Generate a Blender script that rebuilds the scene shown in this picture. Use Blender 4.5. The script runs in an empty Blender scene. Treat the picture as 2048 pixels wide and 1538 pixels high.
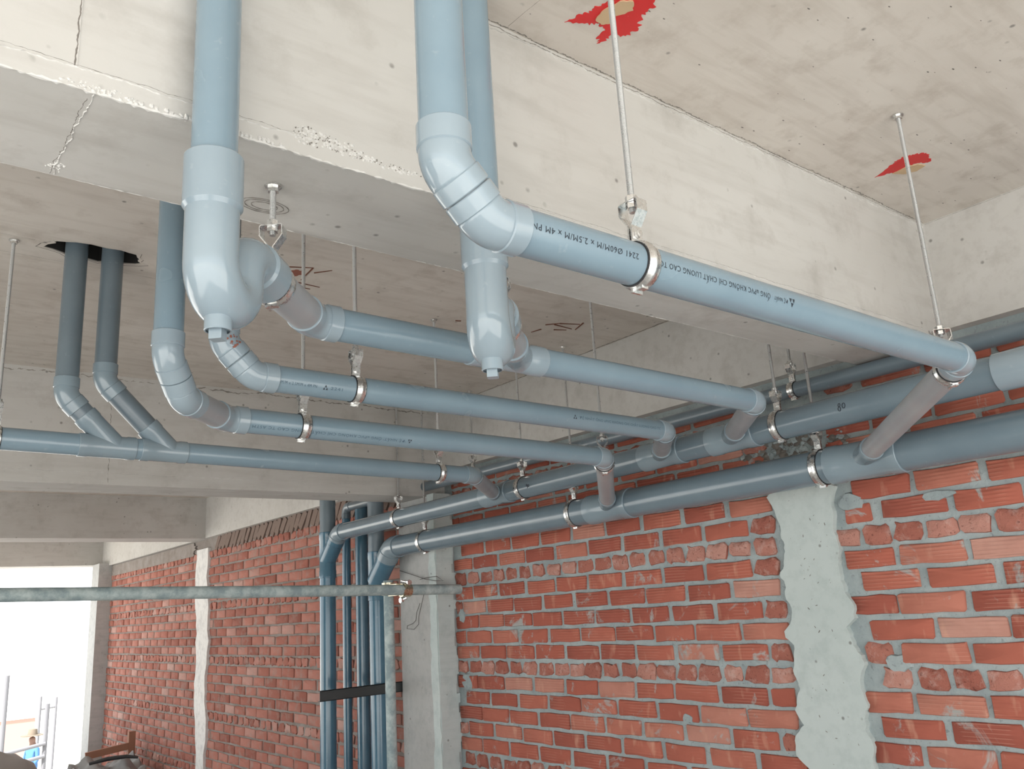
import bpy, bmesh, math, random
from mathutils import Vector, Matrix
random.seed(7)
S = bpy.context.scene
COL = S.collection
OZ = 1.5                      # camera height above the floor; all coordinates below are measured from the lens
# ------------------------------------------------------------------ camera
cd = bpy.data.cameras.new('camera'); cam = bpy.data.objects.new('camera', cd); COL.objects.link(cam)
cd.sensor_width = 36; cd.lens = 36 * 1698.03 / 2048; cd.clip_start = .02; cd.clip_end = 600
def _rx(t): return Matrix.Rotation(t, 4, 'X')
def _rz(t): return Matrix.Rotation(t, 4, 'Z')
cam.matrix_world = Matrix.Translation((0, 0, OZ)) @ _rz(math.radians(-39.19030)) @ _rx(math.radians(104.63741)) @ _rz(math.radians(-3.48878))
S.camera = cam
# ------------------------------------------------------------------ world, sun, exposure
w = bpy.data.worlds.new('overcast_sky'); S.world = w; w.use_nodes = True
bg = w.node_tree.nodes['Background']; bg.inputs[0].default_value = (.93, .97, 1.0, 1); bg.inputs[1].default_value = 4.0
sd = bpy.data.lights.new('sun', 'SUN'); sd.energy = 29.0; sd.angle = math.radians(3); sd.color = (1, .97, .93)
sun = bpy.data.objects.new('sun', sd); COL.objects.link(sun)
sun.rotation_euler = Vector((.85, .38, -1.0)).to_track_quat('-Z', 'Y').to_euler()
sun.location = (-8, -10, 14)
S.view_settings.view_transform = 'Standard'; S.view_settings.look = 'None'
S.view_settings.exposure = -0.64; S.view_settings.gamma = 1; S.view_settings.use_curve_mapping = False

S.cycles.adaptive_threshold = .025; S.cycles.max_bounces = 6; S.cycles.diffuse_bounces = 4; S.cycles.glossy_bounces = 3; S.cycles.caustics_reflective = False; S.cycles.caustics_refractive = False

# ------------------------------------------------------------------ materials
MATS = {}
def mat(name, col, rough=.5, metal=0., spec=.5):
    m = bpy.data.materials.new(name); m.use_nodes = True
    b = m.node_tree.nodes['Principled BSDF']
    b.inputs['Base Color'].default_value = (*col, 1); b.inputs['Roughness'].default_value = rough
    b.inputs['Metallic'].default_value = metal; b.inputs['Specular IOR Level'].default_value = spec
    MATS[name] = m; return m
def N(m, t, **kw):
    n = m.node_tree.nodes.new(t)
    for k, v in kw.items(): setattr(n, k, v)
    return n
def L(m, a, b): m.node_tree.links.new(a, b)
def P(m): return m.node_tree.nodes['Principled BSDF']
def noise(m, vec, scale, detail=4, rough=.55, dist=0):
    n = N(m, 'ShaderNodeTexNoise'); n.inputs['Scale'].default_value = scale; n.inputs['Detail'].default_value = detail
    n.inputs['Roughness'].default_value = rough; n.inputs['Distortion'].default_value = dist
    L(m, vec, n.inputs['Vector']); return n.outputs['Fac']
def ramp(m, fac, stops):
    r = N(m, 'ShaderNodeValToRGB'); e = r.color_ramp.elements
    while len(e) < len(stops): e.new(.5)
    for i, (p, c) in enumerate(stops):
        e[i].position = p; e[i].color = (*c, 1) if len(c) == 3 else c
    L(m, fac, r.inputs[0]); return r.outputs[0]
def mix(m, fac, a, b, mode='MIX'):
    n = N(m, 'ShaderNodeMix', data_type='RGBA', blend_type=mode)
    for sock, v in ((0, fac), (6, a), (7, b)):
        if isinstance(v, (int, float)): n.inputs[sock].default_value = v
        elif isinstance(v, tuple): n.inputs[sock].default_value = (*v, 1)
        else: L(m, v, n.inputs[sock])
    return n.outputs[2]
def math_(m, op, a, b=None):
    n = N(m, 'ShaderNodeMath', operation=op)
    for i, v in enumerate((a, b)):
        if v is None: continue
        if isinstance(v, (int, float)): n.inputs[i].default_value = v
        else: L(m, v, n.inputs[i])
    return n.outputs[0]
def bump(m, h, strength=.3, dist=.002):
    b = N(m, 'ShaderNodeBump'); b.inputs['Strength'].default_value = strength; b.inputs['Distance'].default_value = dist
    L(m, h, b.inputs['Height']); L(m, b.outputs[0], P(m).inputs['Normal'])
def pos(m): return N(m, 'ShaderNodeNewGeometry').outputs['Position']
def objc(m): return N(m, 'ShaderNodeTexCoord').outputs['Object']

def concrete(name, a, b, stain, pits=True):
    m = mat(name, a, .85, spec=.3); p = pos(m)
    n1 = noise(m, p, 1.3, 5, .6, .4); n2 = noise(m, p, 9, 6, .65); n3 = noise(m, p, 60, 3)
    mp = N(m, 'ShaderNodeMapping'); mp.inputs['Scale'].default_value = (1.2, 9, 9); L(m, p, mp.inputs[0])
    streak = noise(m, mp.outputs[0], 3.0, 4, .6)
    c = mix(m, ramp(m, n1, [(.35, (0, 0, 0)), (.68, (1, 1, 1))]), a, b)
    c = mix(m, ramp(m, streak, [(.48, (0, 0, 0)), (.80, (.5, .5, .5))]), c, stain)
    c = mix(m, ramp(m, n2, [(.52, (0, 0, 0)), (.76, (.7, .7, .7))]), c, stain)
    if pits:
        v = N(m, 'ShaderNodeTexVoronoi'); v.inputs['Scale'].default_value = 22; L(m, p, v.inputs['Vector'])
        sel = noise(m, p, 7, 2)
        pit = math_(m, 'MULTIPLY', ramp(m, v.outputs['Distance'], [(.07, (1, 1, 1)), (.15, (0, 0, 0))]), ramp(m, sel, [(.54, (0, 0, 0)), (.60, (1, 1, 1))]))
        c = mix(m, math_(m, 'MULTIPLY', pit, .7), c, (.13, .12, .11))
    L(m, c, P(m).inputs['Base Color'])
    h = math_(m, 'ADD', math_(m, 'MULTIPLY', n2, .6), math_(m, 'MULTIPLY', n3, .25))
    bump(m, h, .25, .004)
    return m
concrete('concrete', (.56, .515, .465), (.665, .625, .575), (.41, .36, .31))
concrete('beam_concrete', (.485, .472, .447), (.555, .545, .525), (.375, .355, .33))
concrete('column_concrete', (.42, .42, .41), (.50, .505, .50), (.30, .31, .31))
concrete('cement_render', (.47, .535, .53), (.58, .63, .62), (.36, .43, .43))
concrete('tie_concrete', (.44, .50, .49), (.52, .575, .565), (.37, .43, .42))
concrete('white_render', (.72, .71, .69), (.80, .79, .77), (.42, .42, .42), False)
concrete('rough_chips', (.56, .55, .53), (.74, .73, .71), (.27, .26, .25), False)
concrete('dark_stain', (.11, .10, .09), (.22, .20, .18), (.05, .05, .045), False)
mat('recess_shade', (.02, .019, .018), .95)  # near-black standing for the shade inside the slab hole
concrete('floor_cement', (.49, .485, .47), (.57, .565, .55), (.38, .37, .36), False)
concrete('ground_sand', (.52, .50, .46), (.60, .58, .54), (.42, .40, .37), False)

def pvc(name, c1, c2, rough=.26):
    m = mat(name, c1, rough, spec=.55); p = pos(m)
    n1 = noise(m, p, 9, 3, .5); n2 = noise(m, p, 75, 2, .6); n3 = noise(m, p, 12, 2, .5)
    c = mix(m, ramp(m, n1, [(.35, (0, 0, 0)), (.7, (1, 1, 1))]), c1, c2)
    dust = ramp(m, n2, [(.66, (0, 0, 0)), (.80, (.10, .10, .10))])
    c = mix(m, dust, c, (.62, .63, .63)); L(m, c, P(m).inputs['Base Color'])
    L(m, ramp(m, n3, [(.3, (rough - .03,) * 3), (.75, (rough + .06,) * 3)]), P(m).inputs['Roughness'])
    P(m).inputs['Coat Weight'].default_value = .25; P(m).inputs['Coat Roughness'].default_value = .12
    return m
pvc('pvc_pipe', (.185, .262, .318), (.205, .285, .34), .22)
pvc('pvc_dark_pipe', (.125, .165, .195), (.145, .188, .22), .34)
pvc('pvc_fitting', (.25, .315, .362), (.275, .342, .388), .13)
pvc('pvc_main', (.140, .192, .230), (.16, .214, .252), .2)
pvc('pvc_main_fitting', (.20, .262, .305), (.222, .285, .325), .18)
pvc('pvc_dusty', (.27, .285, .305), (.32, .325, .34), .42)
pvc('pvc_riser', (.065, .155, .225), (.085, .185, .26), .16)

def steel(name, c, rough, thread=False, nscale=160):
    m = mat(name, c, rough, 1.0); p = objc(m)
    n = noise(m, pos(m), nscale, 2)
    L(m, ramp(m, n, [(.3, (rough - .06,) * 3), (.7, (rough + .1,) * 3)]), P(m).inputs['Roughness'])
    if thread:
        wv = N(m, 'ShaderNodeTexWave', wave_type='BANDS', bands_direction='Z'); wv.inputs['Scale'].default_value = 210; wv.inputs['Distortion'].default_value = .3
        L(m, pos(m), wv.inputs['Vector']); bump(m, wv.outputs['Fac'], .8, .001)
    return m
steel('zinc', (.80, .80, .79), .26); steel('threaded_zinc', (.74, .75, .75), .32, True); P(MATS['threaded_zinc']).inputs['Metallic'].default_value = .85
steel('galvanised', (.42, .46, .46), .5); steel('brass_zinc', (.62, .56, .42), .3)
mat('rubber', (.02, .02, .022), .7); mat('ink', (.02, .028, .04), .6); mat('ink_faded', (.055, .10, .14), .6)
mat('black_steel', (.055, .06, .062), .45, .3)
mat('wire', (.10, .09, .085), .6, .5)
# scaffold tube: galvanised steel with dried cement on it
m = mat('cement_tube', (.4, .46, .46), .7); p = pos(m); n1 = noise(m, p, 18, 5, .65); n2 = noise(m, p, 70, 3)
c = mix(m, ramp(m, n1, [(.4, (0, 0, 0)), (.62, (1, 1, 1))]), (.25, .32, .335), (.46, .535, .53)); L(m, c, P(m).inputs['Base Color'])
bump(m, math_(m, 'ADD', n1, math_(m, 'MULTIPLY', n2, .4)), .5, .004)
# paint
m = mat('red_paint', (.56, .012, .012), .4); p = pos(m); n1 = noise(m, p, 60, 4, .7)
L(m, mix(m, ramp(m, n1, [(.68, (0, 0, 0)), (.74, (1, 1, 1))]), (.56, .012, .014), (.66, .55, .50)), P(m).inputs['Base Color'])
mat('ochre_foam', (.50, .36, .22), .8); mat('brown_mark', (.13, .045, .025), .8); mat('grey_mark', (.17, .155, .14), .9)
concrete('joint_dirt_shade', (.20, .185, .165), (.34, .32, .29), (.11, .10, .09), False)  # joint dirt; along the slab corner it also carries painted shade
mat('rust_mark', (.27, .10, .07), .8)

def rnd(m):
    g = N(m, 'ShaderNodeNewGeometry').outputs['Random Per Island']; o = N(m, 'ShaderNodeObjectInfo').outputs['Random']
    return math_(m, 'FRACT', math_(m, 'ADD', math_(m, 'MULTIPLY', g, 7.31), o))
# bricks: ribbed stretchers
m = mat('brick_clay', (.45, .12, .07), .85, spec=.25); p = pos(m); r = rnd(m)
c = ramp(m, r, [(0, (.33, .095, .068)), (.35, (.41, .122, .084)), (.75, (.46, .150, .104)), (.9, (.49, .20, .145)), (1, (.55, .31, .25))])
n1 = noise(m, p, 11, 4, .6); c = mix(m, ramp(m, n1, [(.3, (.32, .32, .32)), (.75, (0, 0, 0))]), c, (.27, .075, .052))
# pale rubbed patches across the ribs and cement smears
mp = N(m, 'ShaderNodeMapping'); mp.inputs['Scale'].default_value = (1, 1, .35); L(m, p, mp.inputs[0])
n2 = noise(m, mp.outputs[0], 19, 3, .5); c = mix(m, ramp(m, n2, [(.60, (0, 0, 0)), (.74, (.6, .6, .6))]), c, (.64, .36, .26))
n3 = noise(m, p, 7.5, 5, .7, .6); c = mix(m, ramp(m, n3, [(.59, (0, 0, 0)), (.67, (.85, .85, .85))]), c, (.36, .40, .39))
sx = N(m, 'ShaderNodeSeparateXYZ'); L(m, objc(m), sx.inputs[0])
wv = math_(m, 'SINE', math_(m, 'MULTIPLY', sx.outputs[2], 560.0))
msk = ramp(m, noise(m, p, 5.5, 2), [(.42, (0, 0, 0)), (.55, (1, 1, 1))])
rib = math_(m, 'MULTIPLY', wv, msk)
c = mix(m, math_(m, 'MULTIPLY', ramp(m, rib, [(.62, (0, 0, 0)), (.95, (1, 1, 1))]), .22), c, (.66, .36, .27))
L(m, c, P(m).inputs['Base Color']); bump(m, math_(m, 'ADD', rib, math_(m, 'MULTIPLY', n1, 2.2)), .45, .0022)
# header bricks: broken crumbly ends
m = mat('brick_header', (.5, .2, .15), .95, spec=.15); p = pos(m); r = rnd(m)
c = ramp(m, r, [(0, (.34, .12, .09)), (.5, (.42, .17, .13)), (1, (.52, .28, .23))])
n1 = noise(m, p, 85, 4, .7); n2 = noise(m, p, 24, 4, .65)
c = mix(m, ramp(m, n2, [(.52, (0, 0, 0)), (.74, (.6, .6, .6))]), c, (.62, .46, .41))
c = mix(m, ramp(m, n1, [(.30, (.85, .85, .85)), (.42, (0, 0, 0))]), c, (.14, .05, .04))
L(m, c, P(m).inputs['Base Color']); bump(m, math_(m, 'ADD', n1, n2), .9, .006)
# far bricks, muted, with greyish blotches
m = mat('brick_far', (.5, .2, .15), .9, spec=.2); p = pos(m); r = rnd(m)
c = ramp(m, r, [(0, (.28, .105, .08)), (.4, (.37, .145, .11)), (.85, (.43, .19, .15)), (1, (.48, .30, .26))])
n1 = noise(m, p, 13, 4, .6); c = mix(m, ramp(m, n1, [(.5, (0, 0, 0)), (.75, (.7, .7, .7))]), c, (.33, .26, .23))
L(m, c, P(m).inputs['Base Color']); bump(m, n1, .4, .004)
mat('brick_slant', (.20, .145, .12), .9)
# mortar
for nm, a, b in (('mortar', (.29, .34, .35), (.405, .46, .465)), ('mortar_far', (.24, .21, .19), (.33, .30, .28))):
    m = mat(nm, a, .95, spec=.15); p = pos(m); n1 = noise(m, p, 9, 5, .65); n2 = noise(m, p, 70, 4, .7)
    c = mix(m, ramp(m, n1, [(.35, (0, 0, 0)), (.7, (1, 1, 1))]), a, b); c = mix(m, ramp(m, n2, [(.30, (.6, .6, .6)), (.42, (0, 0, 0))]), c, (.15, .165, .165))
    L(m, c, P(m).inputs['Base Color']); bump(m, math_(m, 'ADD', n1, math_(m, 'MULTIPLY', n2, .6)), .7, .008)
# outside
mat('blue_cloth', (.04, .12, .26), .8); mat('straw', (.15, .12, .09), .9); mat('skin', (.16, .09, .065), .6); mat('dark_cloth', (.02, .025, .035), .8)
mat('pale_wall', (.8, .8, .78), .9); mat('clay_pile', (.42, .24, .20), .9); mat('site_tube', (.13, .13, .14), .7); mat('timber', (.33, .16, .10), .8)
mat('tarp', (.30, .31, .315), .75); mat('sack', (.33, .33, .325), .9); mat('black_plastic', (.02, .02, .022), .5)

# ------------------------------------------------------------------ mesh helpers
class MB:
    def __init__(s): s.v = []; s.f = []
    def add(s, vs, fs):
        o = len(s.v); s.v += [tuple(v) for v in vs]; s.f += [tuple(i + o for i in f) for f in fs]; return s
    def box(s, a, b):
        x0, y0, z0 = a; x1, y1, z1 = b
        return s.add([(x0, y0, z0), (x1, y0, z0), (x1, y1, z0), (x0, y1, z0), (x0, y0, z1), (x1, y0, z1), (x1, y1, z1), (x0, y1, z1)],
                     [(0, 3, 2, 1), (4, 5, 6, 7), (0, 1, 5, 4), (1, 2, 6, 5), (2, 3, 7, 6), (3, 0, 4, 7)])
    def obox(s, c, ax, ay, az, hx, hy, hz):
        c = Vector(c); vs = [c + ax * (hx * i) + ay * (hy * j) + az * (hz * k) for i, j, k in
                             ((-1, -1, -1), (1, -1, -1), (1, 1, -1), (-1, 1, -1), (-1, -1, 1), (1, -1, 1), (1, 1, 1), (-1, 1, 1))]
        return s.add(vs, [(0, 3, 2, 1), (4, 5, 6, 7), (0, 1, 5, 4), (1, 2, 6, 5), (2, 3, 7, 6), (3, 0, 4, 7)])
    def sweep(s, pts, radii, n=28, cap=True, ref=None):
        pts = [Vector(p) for p in pts]; m = len(pts)
        def tan(i):
            a = pts[i]
            j = i + 1
            while j < m and (pts[j] - a).length < 1e-7: j += 1
            k = i - 1
            while k >= 0 and (pts[k] - a).length < 1e-7: k -= 1
            t = Vector((0, 0, 0))
            if j < m: t += (pts[j] - a).normalized()
            if k >= 0: t += (a - pts[k]).normalized()
            return t.normalized()
        T = [tan(i) for i in range(m)]
        r0 = Vector(ref) if ref else (Vector((0, 0, 1)) if abs(T[0].z) < .9 else Vector((1, 0, 0)))
        u = (r0 - T[0] * r0.dot(T[0])).normalized(); o = len(s.v)
        for i in range(m):
            if i: u = T[i - 1].rotation_difference(T[i]) @ u
            u = (u - T[i] * u.dot(T[i])).normalized(); v = T[i].cross(u)
            for k in range(n):
                a = 2 * math.pi * k / n; s.v.append(tuple(pts[i] + (u * math.cos(a) + v * math.sin(a)) * radii[i]))
        for i in range(m - 1):
            for k in range(n):
                k2 = (k + 1) % n; s.f.append((o + i * n + k, o + i * n + k2, o + (i + 1) * n + k2, o + (i + 1) * n + k))
        if cap:
            s.f.append(tuple(o + k for k in range(n - 1, -1, -1))); s.f.append(tuple(o + (m - 1) * n + k for k in range(n)))
        return s
    def tube(s, a, b, r, n=28): return s.sweep([a, b], [r, r], n)
    def hexnut(s, c, axis, r, h):
        axis = Vector(axis).normalized(); c = Vector(c); return s.sweep([c - axis * h / 2, c + axis * h / 2], [r, r], 6)
    def prism(s, poly, off):      # poly: list of 3-d points (planar), extruded by off
        n = len(poly); off = Vector(off); a = [Vector(p) for p in poly]
        return s.add(a + [p + off for p in a], [tuple(range(n - 1, -1, -1)), tuple(range(n, 2 * n))] + [(i, (i + 1) % n, n + (i + 1) % n, n + i) for i in range(n)])

def mesh(name, mb, material, base=(0, 0, 0), smooth=True, ang=32):
    me = bpy.data.meshes.new(name); b = Vector(base)
    me.from_pydata([tuple(Vector(v) - b) for v in mb.v], [], mb.f)
    bm = bmesh.new(); bm.from_mesh(me); bmesh.ops.recalc_face_normals(bm, faces=bm.faces[:]); bm.to_mesh(me); bm.free()
    me.materials.append(MATS[material])
    if smooth:
        me.polygons.foreach_set('use_smooth', [True] * len(me.polygons)); me.set_sharp_from_angle(angle=math.radians(ang))
    me.update(); return me
def tag(o, label=None, cat=None, group=None, kind=None):
    for k, v in (('label', label), ('category', cat), ('group', group), ('kind', kind)):
        if v: o[k] = v
    return o
def thing(name, base, label, cat, group=None, kind=None):
    o = bpy.data.objects.new(name, None); COL.objects.link(o); o.location = (base[0], base[1], base[2] + OZ); o.empty_display_size = .05
    o['_base'] = tuple(base); return tag(o, label, cat, group, kind)
def base_of(o):
    while o.parent: o = o.parent
    return tuple(o['_base'])
def part(name, mb, material, parent, label=None, kind=None, smooth=True, ang=32):
    me = mesh(name, mb, material, base_of(parent), smooth, ang); o = bpy.data.objects.new(name, me); COL.objects.link(o); o.parent = parent
    return tag(o, label, None, None, kind)
def single(name, mb, material, base, label=None, cat=None, group=None, kind=None, smooth=False, ang=32):
    me = mesh(name, mb, material, base, smooth, ang); o = bpy.data.objects.new(name, me); COL.objects.link(o)
    o.location = (base[0], base[1], base[2] + OZ); o['_base'] = tuple(base); return tag(o, label, cat, group, kind)
V = Vector
X_, Y_, Z_ = Vector((1, 0, 0)), Vector((0, 1, 0)), Vector((0, 0, 1))
def unit(*a): return Vector(a).normalized()

# ------------------------------------------------------------------ the setting
SLAB, WB, WALL = 1.065, 2.54, 2.58          # slab soffit, wall beam face, brick face
FLOOR = -OZ
# slab with a broken-out hole for the two far drops
def hole_outline(n=26):
    pts = []
    for i in range(n):
        a = 2 * math.pi * i / n; c, s_ = math.cos(a), math.sin(a)
        rx = .125 + .012 * math.sin(5 * a) + random.uniform(-.012, .012); ry = .055 + random.uniform(-.010, .012)
        pts.append((.515 + rx * (abs(c) ** .8) * (1 if c > 0 else -1), 2.515 + ry * (abs(s_) ** .8) * (1 if s_ > 0 else -1)))
    return pts
mb = MB(); HO = hole_outline()
X0, X1, Y0, Y1 = -3.4, 2.80, -2.2, 11.2
def slab_mesh():
    bm = bmesh.new()
    outer = [bm.verts.new((x, y, SLAB)) for x, y in ((X0, Y0), (X1, Y0), (X1, Y1), (X0, Y1))]
    inner = [bm.verts.new((x, y, SLAB)) for x, y in HO]
    ed = [bm.edges.new((outer[i], outer[(i + 1) % 4])) for i in range(4)] + [bm.edges.new((inner[i], inner[(i + 1) % len(inner)])) for i in range(len(inner))]
    bmesh.ops.triangle_fill(bm, edges=ed, use_beauty=True, use_dissolve=False)
    r = bmesh.ops.extrude_face_region(bm, geom=bm.faces[:]); vs = [e for e in r['geom'] if isinstance(e, bmesh.types.BMVert)]
    bmesh.ops.translate(bm, vec=(0, 0, .14), verts=vs)
    vv = [tuple(v.co) for v in bm.verts]; bm.verts.index_update(); ff = [tuple(v.index for v in f.verts) for f in bm.faces]; bm.free()
    return MB().add(vv, ff)
ceiling = single('ceiling', slab_mesh(), 'concrete', (0, 0, SLAB), 'cast concrete floor slab overhead with red paint splashes', kind='structure')
# near-black lid and lining: the shade of the recess put into the colour
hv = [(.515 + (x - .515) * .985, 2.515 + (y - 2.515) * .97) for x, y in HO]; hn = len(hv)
part('hole_shade_lining', MB().add([(x, y, SLAB + .004) for x, y in hv] + [(x, y, SLAB + .138) for x, y in hv], [(i, (i + 1) % hn, hn + (i + 1) % hn, hn + i) for i in range(hn)] + [tuple(range(hn, 2 * hn))]), 'recess_shade', ceiling, smooth=False)
rr = random.Random(88); ho = [(.515 + (x - .515) * rr.uniform(1.03, 1.16), 2.515 + (y - 2.515) * rr.uniform(1.03, 1.3)) for x, y in HO]
part('broken_rim', MB().add([(x, y, SLAB - .0006) for x, y in ho] + [(x, y, SLAB + .004) for x, y in hv], [(i, (i + 1) % hn, hn + (i + 1) % hn, hn + i) for i in range(hn)]), 'dark_stain', ceiling, 'dark broken rim of the hole', smooth=False)
single('floor', MB().box((-11, -8, FLOOR - .2), (2.80, 11.2, FLOOR)), 'floor_cement', (0, 0, FLOOR), 'grey cement floor of the unfinished storey', kind='structure')  # unseen outer part, past the slab edge, added to bounce sun upward
single('ground', MB().box((-150, -150, -4.6), (150, 190, -4.4)), 'ground_sand', (0, 0, -4.4), 'pale sunlit ground outside the building', kind='structure')
single('light_blocker_left', MB().box((X0 - .2, 1.4, FLOOR), (X0, 4.6, SLAB)), 'mortar', (X0, 3, FLOOR), 'unseen wall added at the left to keep light out of the far bay', kind='structure')  # unseen blocker, added and sized to darken the far bay
beams = {}
def beam(key, y0, y1, zb, label, x0=X0, x1=2.75):
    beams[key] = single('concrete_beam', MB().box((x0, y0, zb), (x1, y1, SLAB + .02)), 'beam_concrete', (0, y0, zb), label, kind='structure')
    return beams[key]
B1 = beam('near', 1.063, 1.313, .669, 'near concrete ceiling beam behind the two trap pipes')
B2 = beam('mid', 3.804, 4.05, .591, 'concrete ceiling beam behind the twin drop pipes')
B3 = beam('far', 7.40, 7.72, .72, 'third concrete ceiling beam with a bright underside')
B4 = beam('end', 10.85, 11.15, .746, 'last concrete beam above the bright open end')
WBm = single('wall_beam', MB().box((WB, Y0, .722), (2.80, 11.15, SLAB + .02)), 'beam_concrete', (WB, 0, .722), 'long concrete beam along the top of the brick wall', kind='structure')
# column standing proud of the wall, its near side rendered in grey-green cement
col = single('concrete_column', MB().box((2.472, 3.745, FLOOR), (2.80, 4.10, .60)), 'column_concrete', (2.5, 3.9, FLOOR), 'grey concrete column between the brick panels', kind='structure')
def ragged(y0, y1, z0, z1, n, amp, x, th, seed, edges='both'):
    rr = random.Random(seed); lft = []; rgt = []
    for i in range(n + 1):
        z = z0 + (z1 - z0) * i / n
        lft.append((x, y0 + rr.uniform(-amp, amp), z)); rgt.append((x, y1 + (rr.uniform(-amp, amp) if edges == 'both' else 0), z))
    mb = MB()
    vs = lft + rgt; k = n + 1
    mb.add([(a[0], a[1], a[2]) for a in vs] + [(a[0] + th, a[1], a[2]) for a in vs],
           [(i, i + 1, k + i + 1, k + i) for i in range(n)] + [(2 * k + i, 3 * k + i, 3 * k + i + 1, 2 * k + i + 1) for i in range(n)] +
           [(i, 2 * k + i, 2 * k + i + 1, i + 1) for i in range(n)] + [(k + i, k + i + 1, 3 * k + i + 1, 3 * k + i) for i in range(n)] + [(0, k, 3 * k, 2 * k), (n, 2 * k + n, 3 * k + n, k + n)])
    return mb
part('render_strip', ragged(3.735, 3.80, FLOOR, .60, 44, .008, 2.464, .01, 3), 'cement_render', col, 'grey-green cement smear down the column edge', smooth=False)
mb = MB(); rr = random.Random(9); n = 46
for i in range(n):      # cement on the side of the column that faces the near panel, ragged where it meets the brick
    z = FLOOR + (2.1) * i / n; mb.box((2.47, 3.733, z), (2.573 + rr.uniform(-.012, .02), 3.746, z + 2.1 / n))
part('render_patch', mb, 'cement_render', col, smooth=False)
ecol = single('concrete_column', MB().box((2.44, 10.55, FLOOR), (2.80, 10.85, .746)), 'column_concrete', (2.5, 10.8, FLOOR), 'far concrete post beside the bright open end', kind='structure')

# form marks on the near beam: chipped seams proud of the face, and the joint with the slab
def chips(p0, p1, out, up, n, wmin, wmax, hmin, hmax, seed, gap=.15):
    rr = random.Random(seed); p0, p1, out, up = V(p0), V(p1), V(out), V(up); d = (p1 - p0) / n; mb = MB(); dn = d.normalized()
    for i in range(n):
        if rr.random() < gap: continue
        c = p0 + d * (i + .5) + up * rr.uniform(-.3, .3) * wmax; w_ = rr.uniform(wmin, wmax); h = rr.uniform(hmin, hmax); l = d.length * rr.uniform(.4, .75)
        vs = []
        for a in range(6):
            t = a * math.pi / 3 + rr.uniform(-.3, .3); vs.append(c + dn * math.cos(t) * l + up * math.sin(t) * w_)
        o = [c + (q - c) * .55 + out * h for q in vs]; vs = [q - out * .002 for q in vs]
        mb.add(vs + o, [(6, 7, 8, 9, 10, 11)] + [(k, (k + 1) % 6, 6 + (k + 1) % 6, 6 + k) for k in range(6)])
    return mb
def ribbon(p0, p1, out, up, n, wmin, wmax, h, seed, wob=.002, gap=.0):
    """continuous ragged ridge, triangular in section"""
    rr = random.Random(seed); p0, p1, out, up = V(p0), V(p1), V(out), V(up); mb = MB(); rows = []; off = 0
    for i in range(n + 1):
        off = off * .8 + rr.uniform(-wob, wob); c = p0.lerp(p1, i / n) + up * off; w0, w1 = rr.uniform(wmin, wmax), rr.uniform(wmin, wmax)
        if rr.random() < gap: w0 = w1 = wmin * .2
        rows.append((c - up * w0 - out * .001, c + out * h * rr.uniform(.5, 1.2), c + up * w1 - out * .001))
    for a in rows: mb.v += [tuple(q) for q in a]
    for i in range(n):
        a = 3 * i; mb.f += [(a, a + 3, a + 4, a + 1), (a + 1, a + 4, a + 5, a + 2)]
    return mb
def scatter(c, u, v, out, ru, rv, n, smin, smax, hmin, hmax, seed):
    rr = random.Random(seed); c, u, v, out = V(c), V(u), V(v), V(out); mb = MB()
    for i in range(n):
        a, q = rr.uniform(0, 6.28), rr.random() ** .6; p = c + u * (ru * q * math.cos(a)) + v * (rv * q * math.sin(a)); sz = rr.uniform(smin, smax); k = rr.randint(5, 7)
        ring = [p + (u * math.cos(t) * rr.uniform(.7, 1.5) + v * math.sin(t) * rr.uniform(.6, 1.1)) * sz - out * .001 for t in [j * 6.283 / k for j in range(k)]]
        top = p + out * rr.uniform(hmin, hmax); mb.add(ring + [top], [(j, (j + 1) % k, k) for j in range(k)])
    return mb
fy, so = 1.063, .669
part('form_seam', ribbon((-.6, fy, .697), (.49, fy, .698), (0, -1, 0), (0, 0, 1), 260, .0008, .0026, .0016, 1, .0012, .08), 'rough_chips', B1, 'chipped formwork seam', smooth=False)
part('form_seam', ribbon((.70, fy, .700), (2.4, fy, .702), (0, -1, 0), (0, 0, 1), 380, .0006, .0022, .0014, 2, .001, .12), 'rough_chips', B1, smooth=False)
for hc, hu, hv_, hn_, hs in (((.505, fy, .703), .03, .016, 70, 1), ((.575, fy, .697), .05, .008, 60, 2), ((.65, fy, .694), .05, .006, 50, 3), ((.545, fy, .708), .035, .007, 30, 4)):
    part('honeycomb_patch', scatter(hc, X_, Z_, (0, -1, 0), hu, hv_, hn_, .0012, .0055, .0008, .003, hs), 'rough_chips', B1, 'rough patch where the cement washed out', 'stuff', smooth=False)
    part('honeycomb_patch', scatter(hc, X_, Z_, (0, -1, 0), hu, hv_, hn_ // 2, .0006, .002, .0022, .0034, hs + 10), 'joint_dirt_shade', B1, None, 'stuff', smooth=False)
part('honeycomb_patch', scatter((.215, fy, .676), X_, Z_, (0, -1, -.2), .05, .006, 45, .0012, .0045, .0008, .003, 9), 'rough_chips', B1, None, 'stuff', smooth=False)
part('honeycomb_patch', scatter((.203, 1.285, so), X_, V((0, 1, 0)), (0, 0, -1), .014, .016, 30, .0012, .004, .0008, .0025, 10), 'rough_chips', B1, None, 'stuff', smooth=False)
part('arris_chips', ribbon((-.6, fy, so), (2.4, fy, so), (0, -.7, -.7), (0, -.7, .7), 520, .0008, .0032, .0012, 4, .0008, .2), 'rough_chips', B1, 'chipped lower edge', smooth=False)
part('arris_chips', chips((.2, fy, so + .004), (.46, fy, so + .004), (0, -.7, -.7), (0, -.7, .7), 40, .002, .007, .001, .003, 42, .2), 'rough_chips', B1, None, 'stuff')
part('arris_chips', ribbon((-.6, 1.313, so), (2.4, 1.313, so), (0, .7, -.7), (0, .7, .7), 420, .0006, .002, .0008, 41, .0006, .3), 'rough_chips', B1, smooth=False)
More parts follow.
